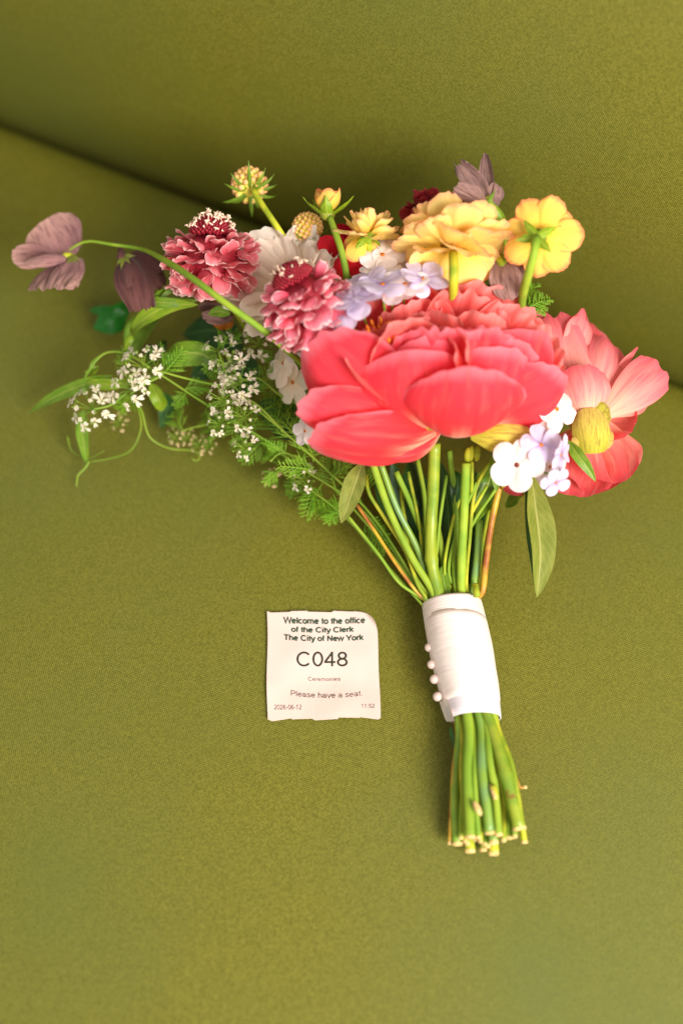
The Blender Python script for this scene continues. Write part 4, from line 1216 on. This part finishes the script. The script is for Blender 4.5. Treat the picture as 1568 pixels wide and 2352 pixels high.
k = 60
for x, y, z, rp, ax, mt, dk, lb in (
        (878, 585, .160, 46, (0, .5, .8), 'white', False, "white phlox flower below the golden ranunculus"),
        (868, 632, .165, 52, (-.2, .7, .6), 'white', False, None), (900, 612, .155, 44, (.2, .4, .9), 'white', False, None),
        (972, 640, .172, 48, (.2, .6, .7), 'lilac', False, "lilac phlox flower beside the blunt green leaf"),
        (930, 652, .172, 46, (0, .7, .7), 'white', False, None), (998, 640, .150, 40, (.5, .4, .7), 'cream', False, None),
        (878, 652, .178, 52, (-.1, .8, .6), 'lilac', False, None), (818, 686, .178, 52, (-.3, .6, .7), 'lilac', False, None),
        (838, 652, .165, 46, (-.4, .5, .7), 'lilac', False, None), (782, 716, .172, 52, (-.5, .5, .7), 'lilac', False, None),
        (752, 752, .162, 50, (-.6, .4, .6), 'lilac', False, None), (728, 786, .15, 44, (-.6, .3, .7), 'lilac', False, None),
        (902, 672, .168, 44, (0, .8, .6), 'white', False, None), (1165, 715, .14, 30, (.4, .6, .7), 'white', False, None),
        (1278, 940, .120, 52, (.45, .1, .88), 'white', False, "white phlox flower wedged between the two peonies"),
        (1235, 965, .115, 46, (0, .1, .95), 'white', False, None),
        (1186, 1068, .115, 58, (-.1, -.15, .95), 'white', True, "white phlox flower with dark eye hanging below the peony"),
        (1242, 1022, .122, 46, (.2, .2, .9), 'lilac', False, "lilac phlox flower facing up between white ones"),
        (1288, 1045, .118, 46, (.8, -.1, .5), 'lilac', False, None), (1276, 1108, .112, 34, (.3, -.5, .75), 'lilac', False, "lowest small lilac phlox flower"),
        (1262, 1072, .105, 40, (.3, -.4, .8), 'white', False, None),
        (650, 835, .09, 46, (-.8, .1, .5), 'cream', False, None), (672, 878, .088, 46, (-.7, -.2, .6), 'cream', False, None),
        (694, 800, .11, 36, (-.5, .4, .7), 'white', False, None), (700, 990, .085, 28, (-.6, -.1, .7), 'white', False, None)):
    k += 1
    phlox(P(x, y, z), rp * (.88 if x > 1150 else 1), cv(*ax), M[mt], dk, lb, k * .7, k)
part("flower_stalk", tubepx([(1250, 1090, .1), (1225, 1092, .1), (1195, 1086, .1), (1150, 1120, .07)], .0013, .0015, 10), M['stem_r'])
for x, y in ((1245, 1040), (1232, 1075)):
    part("phlox_bud", Buf().ball(P(x, y, .1), .0034, cv(.2, -.9, .3), 1.9, 10, 7), M['stem_y'])

# ------------------------------------------------------------------ sweet peas
def pea_core(b, f):
    b.ball(f.pos, .0034, f.A, 1.8, 10, 6)


z0 = .095
p1_ = Flower("sweet_pea", "pale mauve sweet pea at the tip of its long stalk", P(160, 590, z0), cv(-.7, .1, .6), pea_core, M['stem_y'])
mv = M['mauve']
p1_.px(mv, (162, 594, z0 - .004), (98, 508, z0 + .004), 150, (.35, -.35, .8), .6, .7, seed=71, base=.55, vm=.55, tipw=.88, rnd=.22, ruffle=.045, wrin=.05, dent=.07, nu=24, nv=20)
p1_.px(mv, (150, 588, z0 + .006), (58, 604, z0 + .016), 56, (0, .5, .8), -.8, -1.4, seed=72, base=.5, vm=.55, nu=12, nv=12)
p1_.px(mv, (130, 588, z0 - .002), (27, 588, z0 + .004), 66, (-.2, -.5, .8), .6, .7, seed=73, base=.5, vm=.7, tipw=.9, nu=12, nv=12, jag=.06)
p1_.px(mv, (160, 588, z0), (104, 662, z0 + .008), 150, (-.4, .3, .85), -.5, -.6, seed=74, base=.5, vm=.65, tipw=.92, rnd=.08, ruffle=.08, freq=3.4, jag=.1, wrin=.06, nu=24, nv=20)
p1_.px(mv, (162, 590, z0 + .002), (148, 664, z0 + .006), 70, (.2, .3, .85), -.6, -.8, seed=75, base=.5, vm=.65, tipw=.9, ruffle=.07, freq=3, nu=14, nv=12)
for tx, ty in ((180, 612), (168, 620), (152, 612), (186, 600)):
    p1_.px(M['leaf_o'], (166, 586, z0 + .003), (tx, ty, z0 + .006), 9, (0, 0, 1), -.5, -.6, "sepal", tx, base=.7, vm=.3, tipw=.2, nu=4, nv=6)
p2_ = Flower("sweet_pea", "withered dark brown sweet pea hanging from the long stalk", P(278, 592, z0 + .01), cv(0, -.9, .3), pea_core, M['brown'])
z1 = z0 + .008
bw = M['brown']
p2_.px(bw, (288, 590, z1), (328, 710, z1 + .004), 100, (.2, .2, 1), -.6, -.9, seed=81, base=.5, vm=.5, tipw=.72, rnd=.05, ruffle=.08, freq=3.2, jag=.12, wrin=.04, nu=22, nv=18)
p2_.px(bw, (296, 584, z1 - .004), (356, 668, z1 - .002), 112, (.3, .3, 1), -.5, -.7, seed=82, base=.5, vm=.6, tipw=.85, ruffle=.06, freq=3, jag=.08, wrin=.035, nu=20, nv=18)
p2_.px(bw, (300, 582, z1 - .006), (378, 620, z1 - .004), 76, (.3, .3, 1), -.6, -.7, seed=83, base=.5, vm=.6, ruffle=.05, nu=14, nv=14)
p2_.px(bw, (282, 596, z1 + .002), (296, 662, z1 + .006), 44, (-.3, .2, 1), -.7, -1.2, seed=84, base=.5, tipw=.8, nu=10, nv=10)
p2_.px(bw, (285, 590, z1), (266, 550, z1 + .002), 16, (0, 0, 1), .3, .8, "sepal", 85, base=1, vm=.1, tipw=.1, nu=5, nv=8)
for tx, ty in ((268, 612), (278, 622), (300, 606), (312, 588)):
    p2_.px(M['leaf_o'], (284, 588, z1 + .003), (tx, ty, z1 + .007), 12, (0, 0, 1), -.5, -.6, "sepal", tx, base=.7, vm=.3, tipw=.2, nu=4, nv=6)
part("sweet_pea_stalk", tubepx([(160, 574, z0 + .003), (182, 560, .1), (205, 554, .104), (260, 562, .106), (315, 570, .108), (372, 594, .142), (450, 645, .168), (530, 705, .168), (600, 755, .156), (668, 812, .13), (720, 860, .11)], .0008, .0023, 44,
                               rf=lambda f: .0008 + .0016 * min(1, f * 2.2)), M['stem'])
# dried one at the top
z2 = .195
p3_ = Flower("sweet_pea", "dried grey brown sweet pea standing highest at the back", P(1120, 470, z2), cv(0, .9, .3), pea_core, M['stem_y'])
dr = M['dry']
p3_.px(dr, (1116, 470, z2), (1050, 374, z2 + .004), 66, (.3, -.3, .9), -.4, .7, seed=91, base=.3, vm=.5, tipw=.5, rnd=.1, ruffle=.08, jag=.15, nu=20, nv=18, dent=.10, wrin=.05)
p3_.px(dr, (1112, 468, z2 + .003), (1042, 432, z2 + .008), 52, (.3, -.6, .7), .5, -.8, seed=92, base=.4, vm=.5, ruffle=.06, jag=.1, nu=18, nv=16, dent=.10, wrin=.05)
p3_.px(dr, (1118, 465, z2 - .002), (1114, 352, z2 + .002), 40, (-.3, 0, .9), .3, .7, seed=93, base=.5, vm=.4, tipw=.45, rnd=.1, ruffle=.05, jag=.1, nu=10, nv=12)
p3_.px(dr, (1122, 470, z2 - .004), (1144, 425, z2 - .002), 46, (.3, 0, .9), -.5, .6, seed=94, base=.4, vm=.6, ruffle=.06, nu=10, nv=10)
p3_.px(dr, (1118, 468, z2 - .003), (1146, 470, z2), 36, (.3, .3, .9), -.5, .6, seed=95, base=.4, vm=.6, nu=8, nv=8)
for tx, ty in ((1138, 432), (1128, 445), (1100, 470)):
    p3_.px(M['leaf'], (1118, 474, z2 + .003), (tx, ty, z2 + .007), 9, (0, 0, 1), -.3, -.6, "sepal", tx, base=.7, vm=.3, tipw=.2, nu=4, nv=6)
part("sweet_pea_stalk", tubepx([(1119, 472, z2), (1140, 500, .19), (1158, 540, .185), (1160, 590, .17), (1165, 640, .15)], .0015, .0018, 18), M['stem'])
p4_ = Flower("sweet_pea", "dried brown sweet pea sagging under the yellow ranunculus", P(1150, 600, .165), cv(.2, -.8, .3), pea_core, M['stem_y'])
p4_.px(dr, (1150, 598, .165), (1172, 690, .16), 78, (-.2, 0, .9), -.5, .6, seed=96, base=.35, vm=.6, ruffle=.08, jag=.12, nu=12, nv=12, dent=.08)
p4_.px(dr, (1155, 585, .163), (1200, 640, .158), 50, (.3, 0, .9), .5, .6, seed=97, base=.35, vm=.6, ruffle=.07, jag=.1, nu=10, nv=10)
p4_.px(bw, (1160, 650, .15), (1120, 672, .15), 40, (0, 0, 1), .5, .6, seed=98, ruffle=.07, nu=8, nv=8)
p5_ = Flower("sweet_pea", "crumpled brown sweet pea under the scabious", P(520, 725, .08), cv(-.6, -.2, .6), pea_core, M['brown'])
p5_.px(dr, (535, 735, .08), (465, 725, .085), 46, (0, .3, .9), .6, .9, seed=99, ruffle=.08, jag=.1, nu=10, nv=10)
p5_.px(dr, (530, 712, .078), (455, 705, .08), 38, (0, .3, .9), .6, .9, seed=87, ruffle=.08, jag=.1, nu=10, nv=10)
p6_ = Flower("orange_flower", "withered orange petals under the scabious", P(530, 705, .075), cv(-.4, -.2, .7), pea_core, M['brown'])
M['orange'] = petal_mat("withered_orange_petal", srgb(190, 110, 30), srgb(200, 130, 40), srgb(180, 90, 30), vein=.4, transl=.25, spot=srgb(110, 50, 20))
for (bx, by), (tx, ty), w, k in (((520, 705), (450, 665), 50, 61), ((530, 715), (500, 755), 50, 62), ((560, 640), (608, 575), 60, 63), ((560, 650), (600, 620), 60, 64), ((530, 700), (470, 690), 40, 65)):
    p6_.px(M['orange'], (bx, by, .075), (tx, ty, .08), w, (0, 0, 1), -.4, -.5, seed=k, ruffle=.06, nu=8, nv=8)

# ------------------------------------------------------------------ coriander: stalks, umbels of florets, feathery leaves
def floret_mesh(seed, big_n):
    r = random.Random(seed); b = Buf()
    for i in range(5):
        ph = i * 2 * math.pi / 5 + r.uniform(-.1, .1)
        L = 1.0 if i < big_n else .45
        w = .58 if i < big_n else .4
        d = Vector((math.cos(ph), math.sin(ph), 0)); s = Vector((-math.sin(ph), math.cos(ph), 0)); up = Vector((0, 0, 1))
        rows = []
        for a, wi, h in ((.06, .12, 0), (.4, .6, .12), (.75, 1.0, .14), (1.0, .8, .04)):
            rows.append([d * (L * (a - (.22 if (u == 0 and a == 1.0) else 0))) + s * (u * w * wi * .5) + up * (h * L + .05 * abs(u)) for u in (-1, -.5, 0, .5, 1)])
        b.sheet(rows)
    return mesh("floret", b.V, b.F, b.U, True)


FL = [floret_mesh(i, nb) for i, nb in enumerate((2, 3, 1, 2, 2, 0))]
FLP = [floret_mesh(i + 20, nb) for i, nb in enumerate((0, 1, 0))]
for f in FL:
    f.materials.append(M['floret'])
for f in FLP:
    f.materials.append(M['floret_p'])


def frond_buf(b, p0, p1, nrm, r, rad=.00042, dens=8):
    L = (p1 - p0).length; d = (p1 - p0).normalized(); s = d.cross(nrm).normalized(); n = s.cross(d)
    bend = r.uniform(-.25, .25)
    path = [p0 + d * (L * f) + s * (bend * L * f * f) + n * (.1 * L * math.sin(f * 3)) for f in (0, .25, .5, .75, 1)]
    path = catmull(path, 8)
    b.tube(path, rad * 1.5, rad, 4, False)
    for i in range(dens):
        f = .18 + .78 * i / (dens - 1)
        q = path[min(8, int(f * 8 + .5))]
        l2 = L * (.5 * (1 - f) + .16) * r.uniform(.8, 1.2)
        for sg in (-1, 1):
            dd = (d * .75 + s * sg * r.uniform(.6, .95) + n * r.uniform(-.35, .35)).normalized()
            e = q + dd * l2
            mid = q + dd * l2 * .5 + d * l2 * .08
            b.tube([q, mid, e], rad, rad * .6, 3, False)
            for ff in (.35, .6, .8):
                for sg2 in (-1, 1):
                    q2 = q.lerp(e, ff)
                    d3 = (dd * .8 + (s * sg2 * .6 + d * .4) * r.uniform(.5, 1) + n * r.uniform(-.4, .4)).normalized()
                    b.tube([q2, q2 + d3 * l2 * r.uniform(.28, .46)], rad * .8, rad * .5, 3, False)


def sprig(label, stems, umbels, fronds, seed, rad=.0011, pink=False):
    """stems: pixel paths; umbels: (x, y, z, radius px); fronds: (x0, y0, x1, y1, z)"""
    r = random.Random(seed)
    b = Buf()
    for pts in stems:
        tubepx(pts, rad, rad * .75, 30, 6, b)
    for (x, y, z, rp, *ax) in umbels:
        c = P(x, y, z); rr_ = rp * mpp(c)
        a = cv(*(ax[0] if ax else (-.2, .2, .9))); root = c - a * rr_ * .9
        for i in range(11):
            q = (i + .5) / 11; th = D(10 + 62 * math.sqrt(q)); ph = i * 2.4
            x_ = a.orthogonal().normalized(); y_ = a.cross(x_)
            dd = a * math.cos(th) + (x_ * math.cos(ph) + y_ * math.sin(ph)) * math.sin(th)
            e = root + dd * rr_ * r.uniform(.95, 1.15)
            b.tube([root, root.lerp(e, .5) + a * rr_ * .05, e], .00035, .00035, 4, False)
            b.ball(e, rr_ * .07, dd, 1, 5, 3)
            for _ in range(3):
                b.ball(e + Vector((r.uniform(-1, 1), r.uniform(-1, 1), r.uniform(-1, 1))) * rr_ * .12, rr_ * .045, dd, 1.2, 5, 3)
    b.V = [v - BL for v in b.V]
    o = b.build("coriander_sprig", M['thin'], bouquet)
    if label:
        o["label"] = label
    for (x, y, z, rp, *ax) in umbels:
        c = P(x, y, z); rr_ = rp * mpp(c)
        a = cv(*(ax[0] if ax else (-.2, .2, .9))); root = c - a * rr_ * .9
        x_ = a.orthogonal().normalized(); y_ = a.cross(x_)
        nf_ = 14 if rp >= 38 else 9
        for i in range(nf_):
            q = (i + .5) / nf_; th = D(8 + 70 * math.sqrt(q)); ph = i * 2.4 + r.uniform(-.2, .2)
            out_ = x_ * math.cos(ph) + y_ * math.sin(ph)
            dd = a * math.cos(th) + out_ * math.sin(th)
            e = root + dd * rr_ * r.uniform(.95, 1.2)
            big_ = q > .35
            me = r.choice(FLP) if pink else (r.choice(FL[:5]) if big_ else FL[5])
            nrm = (dd + CB * .5 + Vector((r.uniform(-.3, .3), r.uniform(-.3, .3), r.uniform(-.3, .3)))).normalized()
            ob = link("floret", me, o)
            xo = (out_ - nrm * out_.dot(nrm)).normalized()
            m4 = Matrix.Identity(4); sc = rr_ * (.5 if big_ else .3) * r.uniform(.8, 1.2)
            yo = nrm.cross(xo)
            for q_ in range(3):
                m4[q_][0] = xo[q_] * sc; m4[q_][1] = yo[q_] * sc; m4[q_][2] = nrm[q_] * sc; m4[q_][3] = (e - BL)[q_]
            ob.matrix_local = m4
    for (xa, ya, xb, yb, z) in fronds:
        fb = Buf(); p0 = P(xa, ya, z); p1 = P(xb, yb, max(.008, z + r.uniform(-.02, .012)))
        frond_buf(fb, p0, p1, (CB + Vector((r.uniform(-.5, .5), r.uniform(-.5, .5), 0))).normalized(), r)
        part("feathery_leaf", fb, M['frond'], parent=o)
    return o


sprig("coriander sprig with the three farthest white flower heads",
      [[(985, 1390, .03), (860, 1225, .036), (740, 1098, .042), (600, 1005, .055), (460, 920, .066), (372, 862, .074), (345, 845, .078)],
       [(372, 862, .074), (320, 890, .07), (300, 905, .07)], [(372, 862, .074), (320, 880, .068), (255, 930, .06), (215, 940, .06)],
       [(345, 845, .078), (290, 812, .075), (240, 812, .068), (205, 850, .06), (190, 880, .05)]],
      [(315, 832, .085, 42), (290, 884, .078, 38), (197, 930, .062, 42)],
      [(372, 862, 420, 810, .07), (380, 868, 350, 820, .07), (420, 895, 470, 880, .066), (430, 900, 400, 930, .06), (300, 850, 275, 812, .07)], 1)
sprig("coriander sprig with the tall column of white flower heads",
      [[(985, 1385, .032), (850, 1180, .046), (740, 1070, .056), (650, 990, .065), (560, 912, .075), (520, 860, .082), (500, 800, .086)],
       [(650, 990, .065), (590, 930, .075), (545, 905, .08)], [(700, 935, .07), (640, 905, .075), (590, 868, .08), (520, 885, .08), (440, 872, .075), (365, 852, .078)],
       [(590, 868, .08), (560, 872, .084), (535, 850, .088)]],
      [(500, 800, .09, 36), (520, 832, .092, 34), (540, 872, .092, 38), (503, 910, .088, 32), (552, 950, .086, 34), (497, 968, .07, 24), (587, 780, .09, 34), (555, 1022, .06, 26), (524, 850, .084, 26)],
      [(560, 912, 610, 850, .07), (600, 945, 660, 910, .065), (650, 990, 620, 910, .06), (690, 1020, 640, 960, .06), (560, 912, 500, 950, .062), (640, 985, 700, 940, .06), (720, 1060, 690, 980, .055), (590, 930, 540, 1000, .055),
       (610, 770, 640, 750, .09), (600, 800, 620, 830, .085), (500, 800, 540, 760, .085), (610, 860, 660, 830, .08), (520, 860, 470, 850, .07)], 2)
sprig("low coriander sprig with feathery leaves beside the stems",
      [[(975, 1395, .026), (880, 1290, .03), (800, 1195, .034), (720, 1130, .036), (640, 1080, .03)], [(985, 1390, .03), (900, 1260, .036), (820, 1160, .042), (700, 1080, .046), (560, 985, .05), (490, 950, .05)],
       [(720, 1075, .046), (680, 1050, .05), (645, 1040, .05), (620, 1060, .05)]],
      [(692, 1095, .045, 26)],
      [(720, 1130, 680, 1085, .036), (760, 1150, 700, 1150, .034), (770, 1120, 740, 1060, .045), (720, 1080, 650, 1060, .045), (760, 1100, 800, 1060, .05), (790, 1185, 740, 1165, .034), (830, 1190, 880, 1230, .034), (850, 1220, 890, 1260, .034),
       (700, 1090, 660, 1130, .035), (740, 1110, 700, 1180, .03), (780, 1150, 760, 1200, .03), (660, 1050, 620, 1010, .045), (640, 1040, 600, 1030, .04), (690, 1060, 720, 1010, .05), (830, 1150, 790, 1110, .05), (640, 1080, 610, 1110, .03),
       (560, 985, 540, 1030, .045), (600, 1010, 560, 1060, .04), (520, 970, 480, 990, .045), (850, 1130, 830, 1080, .06)], 3)
sprig("coriander sprig with small pinkish seed heads close to the seat",
      [[(640, 985, .04), (560, 985, .03), (500, 1000, .026), (465, 1010, .024)], [(560, 985, .03), (480, 975, .028), (415, 990, .024)], ],
      [(400, 1000, .022, 20), (428, 1002, .022, 18), (452, 1018, .022, 20), (478, 1020, .022, 18)],
      [(500, 1000, 470, 960, .03), (420, 990, 400, 950, .03), (480, 990, 500, 950, .03)], 4, .0008, True)
sprig("tiny pink coriander head under the white ones", [[(290, 905, .05), (280, 940, .035), (272, 965, .024)]], [(270, 968, .022, 20)], [(300, 905, 280, 945, .03)], 6, .0008, True)
sprig("tiny yellowish coriander head over the seat", [[(720, 1130, .036), (660, 1080, .032), (622, 1090, .028)]], [(618, 1095, .026, 20)], [(640, 1075, 625, 1040, .03)], 7, .0008, True)
sprig("feathery green leaf tuft beside the dried sweet pea", [[(1205, 740, .11), (1215, 705, .12), (1235, 690, .12)]], [],
      [(1210, 710, 1252, 680, .12), (1205, 725, 1248, 705, .115), (1212, 700, 1222, 655, .12), (1205, 740, 1180, 700, .11)], 5)
# tendrils
td = [[(205, 1060, .012), (196, 1075, .01), (180, 1092, .008), (176, 1118, .005)],
      [(300, 905, .07), (318, 940, .045), (324, 985, .026), (300, 1035, .014), (245, 1055, .01), (208, 1060, .012)],
      [(300, 905, .07), (326, 945, .04), (345, 1005, .02), (390, 1030, .012), (440, 1035, .01), (460, 1045, .008), (452, 1060, .007), (440, 1052, .01)],
      [(240, 812, .068), (225, 820, .06), (210, 835, .055), (202, 870, .05)]]
for p in td:
    part("tendril", tubepx(p, .0008, .0004, 30, 6), M['thin'])
part("tendril", tubepx([(160, 1020, .012), (155, 1000, .02), (165, 1035, .008), (205, 1052, .012), (240, 1035, .018)], .0005, .0003, 30, 5), M['thin'])
# broken side shoots on the lower stems
part("side_shoot", Buf().ball(P(*LB(665, 1815), .037), .0022, (P(*LB(640, 1770), .038) - P(*LB(690, 1870), .037)), 2.4, 10, 7), M['cut'])
part("side_shoot", tubepx([(*LB(790, 1640), .036), (*LB(810, 1690), .037), (*LB(825, 1745), .036)], .0026, .0012, 8), M['stem_y'])
part("side_shoot", tubepx([(*LB(770, 1620), .036), (*LB(790, 1680), .038), (*LB(815, 1740), .038)], .0008, .0016, 8), M['cut'])
part("side_shoot", tubepx([(*UA(925, 850), .042), (*UA(930, 890), .044), (*UA(932, 915), .042)], .0022, .0026, 8), M['stem_y'])
leaf([(*LB(440, 1140), .02), (*LB(465, 1250), .02), (*LB(480, 1340), .018)], 10, 'leaf_d', (1, 0, .2), .2)
leaf([(*UA(880, 90), .09), (*UA(890, 120), .09), (*UA(905, 150), .085)], 12, 'leaf_b', (1, 0, .2), .2)
for x, y in ((880, 105), (900, 95), (935, 95)):
    part("flower_bud", Buf().ball(P(*UA(x, y), .092), .0026, cv(.1, 1, 0), 2.2, 8, 6), M['stem_y'])
part("flower_stalk", tubepx([(*UA(905, 140), .088), (*UA(905, 230), .08), (*UA(900, 320), .068)], .0012, .0014, 10), M['stem_y'])
